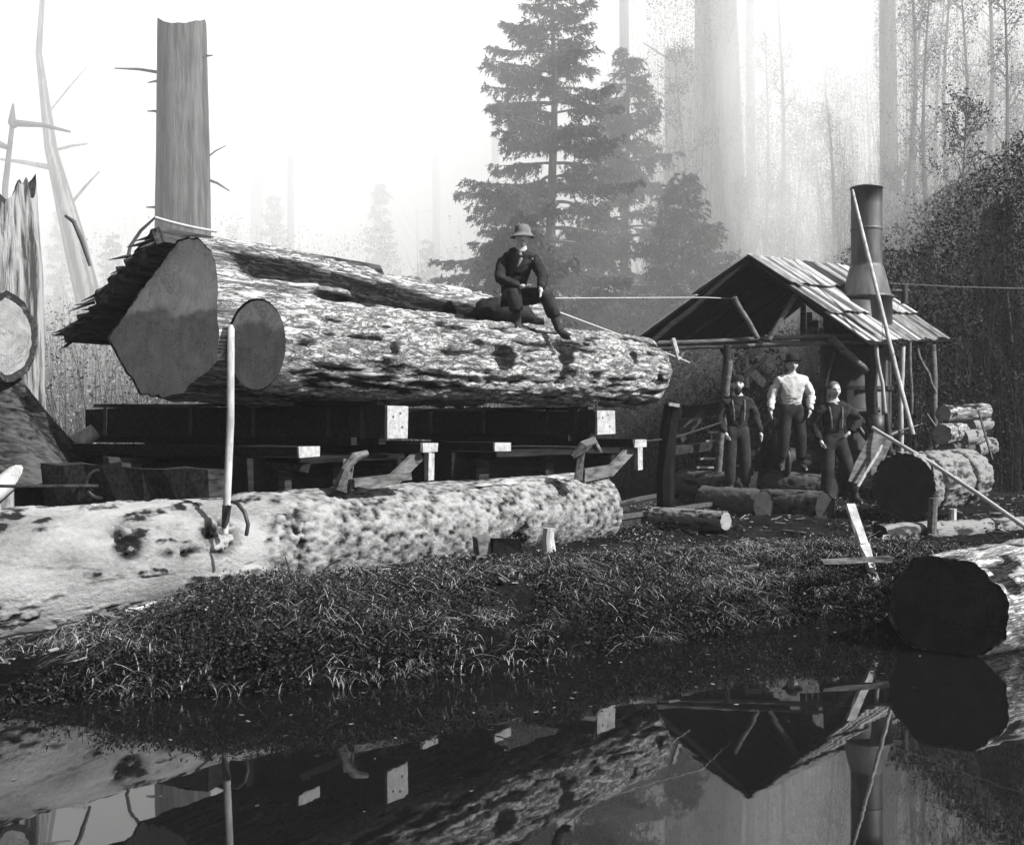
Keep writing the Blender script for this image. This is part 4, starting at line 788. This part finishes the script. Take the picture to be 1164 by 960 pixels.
    if cl.get('suspenders'):
        for s in (-1, 1):
            mb = MB(); mb.tube([W_([s*.07, -.125, 1.08]), W_([s*.08, -.128, 1.25]), W_([s*.085, -.105, 1.36]), W_([s*.085, -.03, 1.455])], .012*sc, 6); part('suspender', mb, M['wood_mid'], o, True)
    if cl.get('bib'):
        for s in (-1, 1): mb = MB(); mb.tube([W_([s*.07, -.135, 1.1]), W_([s*.08, -.142, 1.25]), W_([s*.09, -.10, 1.38]), W_([s*.09, -.02, 1.46])], .014*sc, 6); part('suspender', mb, M['wood_mid'], o, True)
    if cl.get('scarf'):
        nb_, ch_ = j['nb'], j['chest']; dn = nrm(ch_-nb_); fw_ = nrm(np.cross(dn, [-1, 0, 0])); fw_ = fw_ if fw_[1] < 0 else -fw_
        mb = MB(); mb.tube([W_(nb_+dn*.0+fw_*.085), W_(nb_+dn*.07+fw_*.125+A_([.02, 0, 0])), W_(nb_+dn*.17+fw_*.13)], [.02*sc, .028*sc, .010*sc], 8); part('neckerchief', mb, M['canvas'], o, True)
        mb = MB()
        for s in (-1, 1): mb.tube([W_(nb_+A_([s*.075, 0, .04])), W_(nb_+dn*.04+fw_*.10+A_([s*.055, 0, 0])), W_(nb_+dn*.16+fw_*.138+A_([s*.02, 0, 0]))], [.022*sc, .022*sc, .01*sc], 6)
        part('collar', mb, M[cl['top']], o, True)
    for s in (-1, 1):
        mb = MB(); mb.blob(hc+(Rh @ A_([s*.030, -.078, .010]))*sc, A_([.013, .010, .007])*sc, 10); mb.blob(hc+(Rh @ A_([s*.031, -.086, .027]))*sc, A_([.020, .008, .005])*sc, 8); part('eye', mb, M['hair'], o, True)
        mb = MB(); mb.blob(hc+(Rh @ A_([s*.073, .008, -.008]))*sc, A_([.012, .02, .03])*sc, 10); part('ear', mb, M['skin'], o, True)
    mb = MB(); mb.blob(hc+(Rh @ A_([0, -.090, -.052]))*sc, A_([.022, .007, .005 if not cl.get('tache') else .010])*sc, 10); part('mouth' if not cl.get('tache') else 'moustache', mb, M['hair'], o, True)
    return o
# man in pale shirt, standing on the dark block
person('man in pale shirt and dark wide hat standing under the shed roof', P(900, 536, 16.75), 1.0,
       dict(Ls=(-.18, 0, 1.42), Rs=(.18, 0, 1.42), Le=(-.30, .03, 1.17), Lw=(-.33, -.06, .93), Re=(.30, .03, 1.17), Rw=(.25, -.10, .94), La=(-.15, .02, .09), Ra=(.15, .02, .09), Lk=(-.13, -.03, .5), Rk=(.13, -.03, .5)),
       dict(top='cloth_light', leg='cloth_dark', hiw=True, suspenders=False, cuff=.8), hat=(.155, .12, 'feltD', .01))
# bearded worker, left
person('bearded man in dark clothes standing left of the man in the pale shirt', P(838, 563, 16.2), 1.0,
       dict(Le=(-.26, .0, 1.14), Lw=(-.20, -.14, .93), Re=(.28, .04, 1.16), Rw=(.33, -.05, .93), La=(-.10, .02, .09), Ra=(.13, .02, .09)),
       dict(top='cloth_dark', leg='cloth_denim', hiw=True, bib=True, hyaw=-.1, topname='jacket'), hat=(.10, .09, 'feltD', -.01), beard=True)
# man with hand on hip, right
person('grey-haired bareheaded man with one hand on his hip', P(948, 574, 15.7), 1.0,
       dict(pel=(0, 0, .93), Ls=(-.19, .0, 1.39), Rs=(.17, 0, 1.41), Le=(-.28, .04, 1.14), Lw=(-.22, -.10, .93), Re=(.38, .04, 1.22), Rw=(.20, -.08, 1.05), Rhd=(-.5, -.4, -.5), Lh=(-.09, 0, .88), Rh=(.09, 0, .88), Lk=(-.10, -.05, .48), La=(-.13, .02, .09), Rk=(.20, -.04, .50), Ra=(.33, .06, .09)),
       dict(top='cloth_dark', leg='cloth_denim', hiw=True, bib=True, hyaw=.1, topname='jacket'), haircol='hairG', hat=None)
# seated youth on the logs
person('young worker in grey brimmed hat seated on top of the logs', P(594, 375, 11.0)+A_([0, 0, -.04]), .84,
       dict(pel=(-.10, .10, .46), waist=(-.10, .06, .60), chest=(-.06, -.02, .83), nb=(-.03, -.06, .97), nk=(-.01, -.09, 1.04), hd=(.0, -.12, 1.13),
            Ls=(-.23, .0, .90), Le=(-.27, -.16, .64), Lw=(-.04, -.34, .53), Lhd=(.8, -.4, -.15), Rs=(.12, -.04, .91), Re=(.24, -.18, .66), Rw=(.20, -.42, .50), Rhd=(.1, -.5, -.6),
            Lh=(-.18, .08, .45), Lk=(-.10, -.32, .46), La=(-.06, -.25, .09), Lt=(-.06, -.42, .03), Rh=(.0, .06, .45), Rk=(.27, -.34, .43), Ra=(.44, -.30, -.02), Rt=(.56, -.42, -.07)),
       dict(top='cloth_dark', leg='cloth_denim', scarf=True, hpitch=0, topname='jacket', cuff=.6), hat=(.142, .10, 'felt', -.05))
mb = MB(); mb.blob(P(572, 356, 11.5), (.34, .22, .17), 20, .25); single('coat_bundle', mb, M['cloth_dark'], 'dark folded coat the seated youth sits on', 'coat', smooth=True)
mb = MB(); mb.blob(P(931, 443, 18.3), (.22, .15, .10), 16, .4); mb.blob(P(925, 455, 18.3), (.14, .12, .12), 16, .4); single('sack', mb, M['canvas'], 'pale crumpled sack lying behind the bareheaded man', 'sack', smooth=True)
# ================================================================ VEGETATION
def leafq(mb, C_, size, a, flat=.0, asp=.6):
    C_ = np.asarray(C_, float); n = len(C_); u = rng.normal(0, 1, (n, 3)); u[:, 2] *= (1-flat); u /= np.linalg.norm(u, axis=1)[:, None]
    v = rng.normal(0, 1, (n, 3)); v[:, 2] *= (1-flat); v -= u*(u*v).sum(1)[:, None]; v /= np.linalg.norm(v, axis=1)[:, None]
    s = np.broadcast_to(size, (n,))[:, None]; u = u*s*.5; v = v*s*.5*asp
    V = np.stack([C_-u, C_+v*.9-u*.1, C_+u, C_-v*.9-u*.1], 1).reshape(-1, 3)
    mb.add(V, np.arange(4*n).reshape(n, 4), np.repeat(np.broadcast_to(a, (n,)), 4))
def blades(mb, B, L, wd, lean, a, seg=4, arch=1.0):          # B base, lean (n,3) horizontal direction x amount
    n = len(B); t = np.linspace(0, 1, seg+1); side = np.cross(lean+A_([0, 0, 1e-3]), A_([0, 0, 1.])); side /= np.linalg.norm(side, axis=1)[:, None]+1e-9
    V = []
    for q in t:
        c = B+lean*(L*q)[:, None]*(.25+.75*q)+np.stack([0*L, 0*L, L*(q-.55*arch*q*q)], 1); w_ = (wd*(1-q*.92))[:, None]*.5
        V += [c-side*w_, c+side*w_]
    V = np.stack(V, 1).reshape(-1, 3); k = 2*(seg+1); F = []
    b_ = np.arange(n)*k
    for s in range(seg): F.append(np.stack([b_+2*s, b_+2*s+1, b_+2*s+3, b_+2*s+2], 1))
    mb.add(V, np.concatenate(F), np.repeat(np.broadcast_to(a, (n,)), k))
def bank_pts(n, x0, x1, d0, d1, pw=1):
    x = rng.uniform(x0, x1, n); d = d0+(d1-d0)*rng.random(n)**pw; y = shore(x)+d; return np.stack([x, y, ground_z(x, y)], 1), d
# leafy ground cover in clumps
mb = MB(); pts, d = bank_pts(52000, -3.6, 9.0, .08, 2.6, .8)
cl = fbm(pts*A_([1.6, 1.6, 0])+9, 3, 40); cl = cl+rng.normal(0, .05, len(cl)); keep = (cl > .42+.25*sstep(-1.4, -2.3, -pts[:, 0]*-1)) & (rng.random(len(pts)) < .25+.75*sstep(.15, .7, d)) & (rng.random(len(pts)) < .95); pts = pts[keep]; cl = cl[keep]
n = len(pts); hh = (cl-.38)*.30
C_ = pts.repeat(6, 0)+rng.normal(0, .035, (n*6, 3))*A_([1, 1, .3]); C_[:, 2] += rng.random(n*6)*hh.repeat(6)
leafq(mb, C_, rng.uniform(.010, .028, n*6), rng.random(n*6)**2.2, .2, .6)
single('ground_cover', mb, M['leaf'], 'low leafy plants and weeds covering the bank above the water', None, (0, 8, 0), kind='stuff')
mb = MB(); pts, d = bank_pts(55000, -3.8, 6.5, .0, 1.3, .9); k = fbm(pts*A_([2, 2, 0])+4, 3, 47) > .36+.04*(pts[:, 0] < -1.9); pts = pts[k]; n = len(pts); C_ = pts.repeat(4, 0)+rng.normal(0, .03, (n*4, 3)); C_[:, 2] += rng.random(n*4)*.09-.03; C_[:, 1] -= rng.random(n*4)*.10
leafq(mb, C_, rng.uniform(.012, .038, n*4), rng.random(n*4)**2, .2, .45); single('ground_cover', mb, M['leafG'], 'dark wet weeds and roots hanging down the bank to the water', None, (0, 8, 0), kind='stuff')
mb = MB()                                                   # matted old grass draping down the face of the bank
pts, d = bank_pts(17000, -3.3, 6.0, .0, 1.9, 1.0); cl = fbm(pts*A_([2.2, 2.2, 0])+12, 3, 48)+rng.normal(0, .04, len(pts)); pts = pts[cl > .46]; n = len(pts); pts[:, 2] += rng.random(n)*.05
an = rng.normal(-1.3, .9, n); ln = np.stack([np.cos(an), np.sin(an), 0*an], 1)*rng.uniform(.5, 1.5, (n, 1)); blades(mb, pts, rng.uniform(.06, .22, n), rng.uniform(.003, .009, n), ln, rng.random(n)**1.8, 4, 1.7)
single('grass', mb, M['grass'], 'matted old grass draping down the face of the bank', None, (0, 8, 0), kind='stuff')
mb = MB()
for p, _ in zip(*bank_pts(260, -3.2, 7, .1, 2.4)):
    an = rng.uniform(0, 6.3); L = rng.gamma(2, .09); e = A_([math.cos(an), math.sin(an), rng.normal(0, .25)]); mb.tube([p+[0, 0, .03], p+e*L*.5+rng.normal(0, .02, 3)+[0, 0, .05], p+e*L+[0, 0, .04]], [.007, .006, .003], 4, a=rng.random())
single('twig_litter', mb, M['barkM'], 'broken twigs and roots scattered over the bank', None, (0, 8, 0), kind='stuff')
mb = MB(); n = 170; x = rng.uniform(-3, 4, n); y = shore(x)-rng.gamma(1.5, .5, n); leafq(mb, np.stack([x, y, np.full(n, .004)], 1), rng.uniform(.01, .045, n), rng.random(n), .98, .5)
single('floating_litter', mb, M['leaf'], 'small leaves and flecks of bark floating on the pond', None, (0, 6, 0), kind='stuff')
# grass tufts arching over the bank
mb = MB(); pts, d = bank_pts(1300, -3.0, 6, .05, 1.7, 1.0); cl = fbm(pts*A_([1.1, 1.1, 0])+2, 2, 44); pts = pts[(cl > .45)]
for p in pts:
    k = random.randint(5, 16); B = p+rng.normal(0, .02, (k, 3))*A_([1, 1, 0]); an = rng.uniform(-2.6, .2, k); ln = np.stack([np.cos(an), np.sin(an), 0*an], 1)*rng.uniform(.3, 1.1, (k, 1))
    blades(mb, B, rng.uniform(.08, .30, k), rng.uniform(.005, .011, k), ln, rng.random(k), arch=1.3)
for p, _ in zip(*bank_pts(60, -2.2, .4, -.03, .12)):
    k = random.randint(2, 6); B = np.tile(p, (k, 1)); B[:, 2] = np.maximum(B[:, 2], -.02); an = rng.uniform(0, 6.3, k); blades(mb, B, rng.uniform(.06, .2, k), np.full(k, .005), np.stack([np.cos(an), np.sin(an), 0*an], 1)*.5, rng.random(k)*.5+.5)
single('grass', mb, M['grass'], 'long dry grass arching from the bank over the water', None, (0, 8, 0), kind='stuff')
mb = MB(); pts, d = bank_pts(9000, -1, 12, 2.3, 9); k = fbm(pts*A_([1.2, 1.2, 0])+14, 3, 49) > .5; pts = pts[k]; n = len(pts); C_ = pts.repeat(5, 0)+rng.normal(0, .04, (n*5, 3))*A_([1, 1, .4]); C_[:, 2] += rng.random(n*5)*.08
leafq(mb, C_, rng.uniform(.02, .05, n*5), rng.random(n*5)**2.4, .2, .6); single('ground_cover', mb, M['leaf'], 'sparse low weeds on the trampled ground around the shed', None, (0, 12, 0), kind='stuff')
# bark litter and chips
mb = MB()
for (n, x0, x1, d0, d1) in ((1300, -3.5, 5, .3, 2.8), (1500, -1, 10, 2.4, 9)):
    pts, d = bank_pts(n, x0, x1, d0, d1); pts[:, 2] += .012; L = rng.gamma(2, .022, n); an = rng.uniform(0, 6.28, n)
    for i in range(n):
        dv = A_([math.cos(an[i]), math.sin(an[i]), rng.normal(0, .15)])*L[i]; mb.beam(pts[i]-dv, pts[i]+dv, .012+.3*L[i]*random.random(), .008, up=tuple(rng.normal(0, .3, 3)+A_([0, 0, 1])), a=random.random())
single('bark_litter', mb, simple('bark_chips', .02, .26, s=3, attrw=1.4, bs=0, pos=(.3, 1.0)), 'loose bark chips and splinters strewn over the ground', None, (0, 8, 0), kind='stuff')
for i, (a, b_, r, mt, lb) in enumerate(((P(142, 694, 7.0), P(176, 684, 7.2), .016, 'wood_pale', 'short pale stick lying below the left part of the long log'), (P(880, 642, 8.9), P(904, 657, 8.6), .010, 'wood_pale', 'thin bare stick on the weedy bank left of the leaning plank'), (P(478, 771, 6.9), P(520, 766, 7.0), .012, 'wood_pale', 'pale stick low on the bank at the edge of the water'),
                                     (P(900, 700, 8.5), P(1010, 640, 9.6), .02, 'twig', 'dark bare branch lying on the bank below the leaning plank'))):
    mb = MB(); mb.tube([a, (a+b_)/2+rng.normal(0, .015, 3), b_], [r, r*.9, r*.6], 7, .1); single('stick', mb, M[mt], lb, 'stick')
# ---- firs
def fir(H, Rb, seed, dens=1.0, needle=.13, z0=.06, gap=.25, droop=.5):
    r = np.random.default_rng(seed); tr, lb, fo = MB(), MB(), MB()
    zz = np.linspace(0, H, 14); tr.tube(np.stack([.05*np.sin(zz*.9), .04*np.cos(zz*.7), zz], 1), .02+.016*(H-zz)*.85, 10, .03)
    z = z0*H; C_ = []; Dn = []; 
    while z < H*.99:
        t = z/H; nb_ = r.integers(3, 6)
        for k in range(nb_):
            L = Rb*(1-t)**.78*r.uniform(.62, 1.1)*(1 if r.random() > gap*.4 else .5)+.12; ph = r.uniform(0, 2*math.pi); m = max(4, int(L*7))
            q = np.linspace(0, 1, m); up_ = .35*(t)+.05; dz = L*(up_*q-droop*(1-t*.6)*q**1.6+.16*q**4); e = A_([math.cos(ph), math.sin(ph), 0]); sd = A_([-e[1], e[0], 0])
            pt = e*(q*L)[:, None]+A_([0, 0, z])+A_([0, 0, 1])*dz[:, None]+sd*(.06*L*np.sin(q*3+r.uniform(0, 6)))[:, None]
            lb.tube(pt, np.linspace(.012+.012*L, .004, m), 4, caps=False)
            nt_ = int(max(6, 16*L*dens)); tq = r.uniform(.12, 1, nt_)**.8; sdn = r.choice([-1, 1], nt_); tl = (.34*L*(1-tq)+.14)*r.uniform(.5, 1.2, nt_)
            bp = np.stack([np.interp(tq, q, pt[:, i]) for i in range(3)], 1); td = e*r.uniform(.4, .9, (nt_, 1))+sd*sdn[:, None]*r.uniform(.4, 1, (nt_, 1))+A_([0, 0, 1])*r.uniform(-.75, .0, (nt_, 1)); td /= np.linalg.norm(td, axis=1)[:, None]
            for i in range(nt_):
                g = max(3, int(tl[i]/needle*3.4*dens)); s = r.random(g)[:, None]; c = bp[i]+td[i]*tl[i]*s-A_([0, 0, 1])*(.22*tl[i]*s**2)+r.normal(0, .018, (g, 3)); C_.append(c)
                dd = td[i]*.8+r.normal(0, .5, (g, 3))-A_([0, 0, .35]); Dn.append(dd)
        z += H*.0155*(1+.6*r.random())*(1.1 if t < .7 else .8)
    C_ = np.concatenate(C_); Dn = np.concatenate(Dn); Dn /= np.linalg.norm(Dn, axis=1)[:, None]; n = len(C_)
    sv = np.cross(Dn, r.normal(0, 1, (n, 3))); sv /= np.linalg.norm(sv, axis=1)[:, None]; ln = needle*r.uniform(.6, 1.5, (n, 1)); wd = ln*r.uniform(.13, .26, (n, 1))
    V = np.stack([C_-sv*wd, C_+sv*wd, C_+Dn*ln], 1).reshape(-1, 3); fo.add(V, np.arange(3*n).reshape(n, 3), np.repeat(r.random(n), 3))
    return tr, lb, fo
def place_fir(args, name, label, loc, group=None, cat='tree'):
    tr, lb, fo = fir(*args[0], **args[1]); o = thing(name, label, cat, (0, 0, 0), None, group)
    part('trunk', tr, M['trunk'], o, True); part('limbs', lb, M['twig'], o); part('crown', fo, M['needle'], o); o.location = loc; return o
def gpt(x, D): X_ = (x-CX)*D/FPX; return (X_, D, float(ground_z(X_, D))-.05)
place_fir(((12.4, 3.9, 3), dict(dens=1.7, needle=.09, gap=.45, droop=.6)), 'fir_tree', 'tall dark fir behind the seated worker, its top at the upper edge', gpt(628, 25))
place_fir(((10.6, 3.7, 4), dict(dens=1.55, needle=.095, gap=.5, droop=.6)), 'fir_tree', 'second dark fir, close to the right of the tallest one', gpt(712, 27.5))
place_fir(((7.0, 2.6, 6), dict(dens=1.5, needle=.11, gap=.4)), 'fir_tree', 'low spreading young fir left of the shed roof', gpt(778, 25))
place_fir(((5.6, 2.4, 8), dict(dens=1.5, needle=.10, gap=.4)), 'fir_tree', 'bushy young fir right behind the seated worker', gpt(590, 22.5))
p0 = place_fir(((11.5, 2.6, 11), dict(dens=.8, needle=.2, gap=.6)), 'distant_fir', 'faint ragged fir half lost in the smoke, right of the tall thick trunk', gpt(312, 54))
p1 = place_fir(((12.5, 2.3, 12), dict(dens=.8, needle=.2, gap=.8)), 'distant_fir', 'faint thin fir in the smoke above the middle of the big logs', gpt(432, 57))
for o_ in (p0, p1): o_['group'] = 'faint firs in the smoke'
for i, (x, D, sc, lb) in enumerate(((265, 60, .95, 'faint tall fir just right of the tall thick trunk'), (372, 44, .55, 'short faint fir above the thick end of the logs'), (486, 54, .8, 'faint fir above the middle of the logs, left of the tallest dark fir'), (540, 42, .55, 'small faint fir just left of the tallest dark fir'), (128, 47, .75, 'faint fir between the leaning dead tree and the tall thick trunk'), (70, 52, .85, 'faint fir behind the leaning dead tree'), (760, 48, 1.0, 'faint fir between the second dark fir and the great trunk'), (890, 44, .8, 'faint fir behind the steam above the shed roof'))):
    c = dup((p0, p1)[i % 2], gpt(x, D), i*1.3, sc, lb)
# ---- great trunks
def trunk(x0, x1, ytop, D, w0, w1, label, name='tree_trunk', stubs=(), conc=.0, seed=1, mat='trunk'):
    b_ = gpt(x0, D); tp = P(x1, ytop, D); s = D/FPX
    return snag([b_, [(b_[0]*.6+tp[0]*.4), D, (b_[2]*.6+tp[2]*.4)], tp], [w0*s/2*1.1, (w0*.6+w1*.4)*s/2, w1*s/2], name, label, 'tree', M[mat], 40, .3, .05, seed, stubs, 60, conc)
trunk(824, 812, -60, 36, 70, 44, 'huge pale trunk rising through the steam left of the smokestack', seed=31, stubs=((.72, -2.2, 0, 1.2, .06), (.66, -2.6, .3, .5, .05), (.78, -1.8, .2, 1.3, .05)))
trunk(778, 776, 62, 39, 46, 40, 'broad faint broken trunk between the firs and the huge pale trunk', seed=32)
trunk(1014, 1008, -60, 33, 24, 17, 'dark straight trunk rising behind the smokestack', seed=33)
trunk(712, 709, -60, 40, 14, 10, 'slim faint trunk above the second dark fir', seed=34)
trunk(289, 296, -40, 62, 16, 12, 'faint slim trunk right of the tall thick trunk', seed=35, stubs=((.5, -1.5, 0, -.2, .05), (.62, 1.3, 0, .1, .05), (.75, -1.1, 0, .2, .04)))
trunk(497, 495, 20, 66, 9, 8, 'very faint slim trunk left of the tallest dark fir', seed=36, stubs=((.6, -1.2, 0, -.2, .04), (.8, 1, 0, .1, .04)))
trunk(566, 562, 30, 58, 9, 8, 'faint slim trunk nearest the left side of the tallest dark fir', seed=37)
trunk(856, 852, -60, 40, 14, 8, 'slim trunk just right of the huge pale trunk', seed=38)
trunk(332, 330, 180, 56, 10, 7, 'short faint dead trunk above the thick end of the logs', seed=39)
snag([P(1140, 560, 23), P(1136, 400, 23), P(1130, 300, 23), P(1133, 236, 23)], [.75, .55, .38, .30], 'charred_stump', 'tall black burnt stump in the dark brush at the right', 'stump', M['char'], 40, .5, .15, 41)
mb = MB(); mb.beam(P(1112, 246, 22.6), P(1116, 226, 22.6), .10, .05, jit=.02); mb.beam(P(1106, 240, 22.6), P(1099, 226, 22.6), .07, .05, jit=.02); single('wood_splinter', mb, M['wood_cut'], 'pale splintered piece of wood beside the burnt stump', 'splinter')
mb = MB(); mb.tube([P(1045, 352, 22), P(1062, 334, 22), P(1082, 328, 22), P(1094, 312, 22)], [.06, .07, .05, .02], 7, .1); single('dead_branch', mb, M['wood_mid'], 'pale crooked branch in the brush right of the smokestack', 'branch', smooth=True)
# ---- slender saplings
def sapling(H, seed, leaves=2200, nb_=34, spread=1.5, lsz=.075):
    r = np.random.default_rng(seed); tr, lf = MB(), MB(); br = MB(); zz = np.linspace(0, H, 12); cx, cy_ = .18*np.sin(zz*.5+seed), .15*np.cos(zz*.4+seed)
    tr.tube(np.stack([cx, cy_, zz], 1), .012+.0072*(H-zz), 7, .04); C_ = []
    for k in range(nb_):
        z = H*(.12+.86*r.random()**.8); t = z/H; L = spread*(1.1-t)*r.uniform(.4, 1.1)+.2; ph = r.uniform(0, 6.28); q = np.linspace(0, 1, 6); e = A_([math.cos(ph), math.sin(ph), 0])
        o = A_([np.interp(z, zz, cx), np.interp(z, zz, cy_), z]); pt = o+e*(L*q)[:, None]*.75+A_([0, 0, 1])*(L*(.9*q+.2*q*q))[:, None]+r.normal(0, .03, (6, 3))*q[:, None]; br.tube(pt, np.linspace(.012+.004*L, .003, 6), 3, caps=False)
        for j in range(5):
            s = r.uniform(.3, 1); c0 = A_([np.interp(s, q, pt[:, i]) for i in range(3)]); d_ = nrm(e*.6+r.normal(0, .7, 3)+A_([0, 0, .6]))*L*.4; br.tube([c0, c0+d_*.5+r.normal(0, .02, 3), c0+d_], [.006, .005, .002], 3, caps=False)
            g = leaves//(nb_*5); C_.append(c0+d_*r.random((g, 1))*1.15+r.normal(0, .09, (g, 3)))
    C_ = np.concatenate(C_); leafq(lf, C_, r.uniform(.5, 1.3, len(C_))*lsz, r.random(len(C_)), 0, .6); return tr, br, lf
SAP = []
for i, (H, sd, lv, nb_, sp_) in enumerate(((13, 51, 1700, 46, 1.5), (11, 52, 2600, 40, 1.7), (15, 53, 1300, 50, 1.3), (8, 54, 3200, 40, 1.9))):
    tr, br, lf = sapling(H, sd, lv, nb_, sp_); o = thing('sapling', 'x', 'tree', (0, 0, 0), None, 'slender saplings on the right hillside')
    part('trunk', tr, M['twig'], o); part('limbs', br, M['twigD'], o); part('crown', lf, M['leafD'], o); SAP.append(o)
used = set()
SP = [(1056, 27, 0, 'slender sapling with a straight dark stem, first one right of the smokestack'), (1082, 30, 2, 'slender sapling second to the right of the smokestack'), (1141, 26, 0, 'thin dark straight sapling above the burnt stump'), (1104, 33, 1, 'leafy sapling between the smokestack and the burnt stump'), (1036, 36, 2, 'sapling rising close behind the right edge of the smokestack'), (1160, 30, 1, 'sapling cut by the right edge of the picture, above the burnt stump'), (1022, 30, 3, 'low bushy sapling beside the flared foot of the smokestack'), (1120, 38, 0, 'far sapling with a pale stem left of the burnt stump'), (1068, 41, 1, 'far leafy sapling behind the first two right of the smokestack'), (930, 38, 1, 'sapling behind the steam left of the smokestack'), (885, 34, 2, 'thin sapling behind the steam right of the huge trunk'), (960, 43, 0, 'faint sapling directly behind the smoke column'), (848, 32, 3, 'bushy sapling just behind the ridge of the shed roof'), (905, 44, 0, 'faint tall sapling in the middle of the steam'), (1180, 24, 3, 'dark bushy sapling at the right edge behind the woodpile'), (1096, 23, 3, 'dark bushy sapling standing left of the burnt stump'), (1150, 21, 3, 'near dark bush standing in front of the burnt stump'), (1050, 22, 3, 'bushy sapling behind the woodpile and shed corner'), (1200, 34, 2, 'sapling whose branches enter from the right edge'), (1000, 48, 1, 'faint leafy sapling high behind the smokestack top'), (756, 34, 3, 'bushy sapling behind the low spreading fir'), (1130, 46, 2, 'most distant thin sapling near the upper right corner'), (1046, 31, 0, 'hazy sapling standing close to the first slender sapling right of the smokestack'), (1070, 33, 2, 'hazy sapling between the first and second saplings right of the smokestack'), (1094, 28, 0, 'straight bare-stemmed sapling rising over the pale crooked branch'), (1118, 30, 2, 'tall sapling rising just left of the burnt stump'), (1150, 34, 0, 'tall hazy sapling right above the burnt stump'), (940, 33, 0, 'sapling veiled by smoke just left of the smokestack'), (870, 36, 0, 'hazy sapling over the left half of the shed roof'), (910, 31, 1, 'leafy sapling behind the steam at the middle of the shed roof'), (800, 33, 2, 'thin sapling in front of the huge pale trunk'), (775, 31, 1, 'leafy sapling rising out of the low spreading fir'), (985, 36, 2, 'sapling hidden in the smoke above the smokestack'), (1032, 28, 2, 'sapling with upright twigs between smokestack and first slender stem')]
for i, (x, D, k, lb) in enumerate(SP):
    sc = (1, 1.08, .94)[i % 3]*(.62 if k == 3 and D < 23 else 1)
    if k not in used: used.add(k); SAP[k].location = gpt(x, D); SAP[k].rotation_euler = (0, 0, i*1.7); SAP[k]['label'] = lb
    else: dup(SAP[k], gpt(x, D), i*1.7, sc, lb)
# ---- brush as masses nobody could count
def brush(name, label, n_st, n_lf, xr, yr, hf, mat, msz, smat='twig', ang=.25, lsz=.09):
    st, lf = MB(), MB(); y = rng.uniform(*yr, n_st); x = (rng.uniform(*xr, n_st)-CX)*y/FPX; h = hf(x, y)*rng.uniform(.35, 1.1, n_st)
    B = np.stack([x, y, ground_z(x, y)-.05], 1); an = rng.uniform(0, 6.28, n_st); lean = np.stack([np.cos(an), np.sin(an), 0*an], 1)*rng.uniform(.02, ang, (n_st, 1))
    blades(st, B, h*1.3, rng.uniform(.5, 1.3, n_st)*msz, lean, rng.random(n_st), 3, .35)
    single(name, st, M[smat], label[0], None, (0, 20, 0), kind='stuff')
    y = rng.uniform(*yr, n_lf); x = (rng.uniform(*xr, n_lf)-CX)*y/FPX; hh = hf(x, y); f = rng.random(n_lf)**.85; z = ground_z(x, y)+hh*f*1.1
    den = fbm(np.stack([x*.7, y*.3, z*.7], -1), 3, 19)+.25*fbm(np.stack([x*3, y, z*3], -1), 2, 5); k = den > .50+.10*f; C_ = np.stack([x, y, z], 1)[k]
    leafq(lf, C_, rng.uniform(.5, 1.4, len(C_))*lsz, rng.random(len(C_))*.7+.3*fbm(C_*.5, 2, 3), 0, .6)
    single('foliage', lf, M[mat], label[1], None, (0, 20, 0), kind='stuff')
brush('brush', ('dense dark stems of brush on the hillside at the right', 'dense dark leaves of the hillside brush at the right'), 7000, 260000, (835, 1330), (19.5, 31), lambda x, y: 2.5+3.4*sstep(4, 12, x)+1.2*(fbm(np.stack([x*.5, y*.5, x*0], -1), 2, 7)), 'leafD', .012, 'twigD', ang=.45, lsz=.07)
brush('brush', ('dark stems of brush behind the shed and the firs', 'dark leaves of brush behind the shed and the firs'), 3500, 100000, (560, 1010), (20.5, 26), lambda x, y: 2.2+.9*fbm(np.stack([x*.6, y*.5, x*0], -1), 2, 8), 'leafD', .012, 'twigD', ang=.4, lsz=.075)
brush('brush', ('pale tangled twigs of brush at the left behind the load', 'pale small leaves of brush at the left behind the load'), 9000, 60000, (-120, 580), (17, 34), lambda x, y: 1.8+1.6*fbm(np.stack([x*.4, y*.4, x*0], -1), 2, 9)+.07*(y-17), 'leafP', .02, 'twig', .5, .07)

brush('distant_wood', ('fine pale stems of the far wood behind the steam and smokestack', 'fine hazy foliage of the far wood behind the steam and smokestack'), 9000, 220000, (735, 1330), (30, 40), lambda x, y: 9+9*fbm(np.stack([x*.25, y*.2, x*0], -1), 2, 27), 'leafD', .012, 'twigD', ang=.25, lsz=.055)
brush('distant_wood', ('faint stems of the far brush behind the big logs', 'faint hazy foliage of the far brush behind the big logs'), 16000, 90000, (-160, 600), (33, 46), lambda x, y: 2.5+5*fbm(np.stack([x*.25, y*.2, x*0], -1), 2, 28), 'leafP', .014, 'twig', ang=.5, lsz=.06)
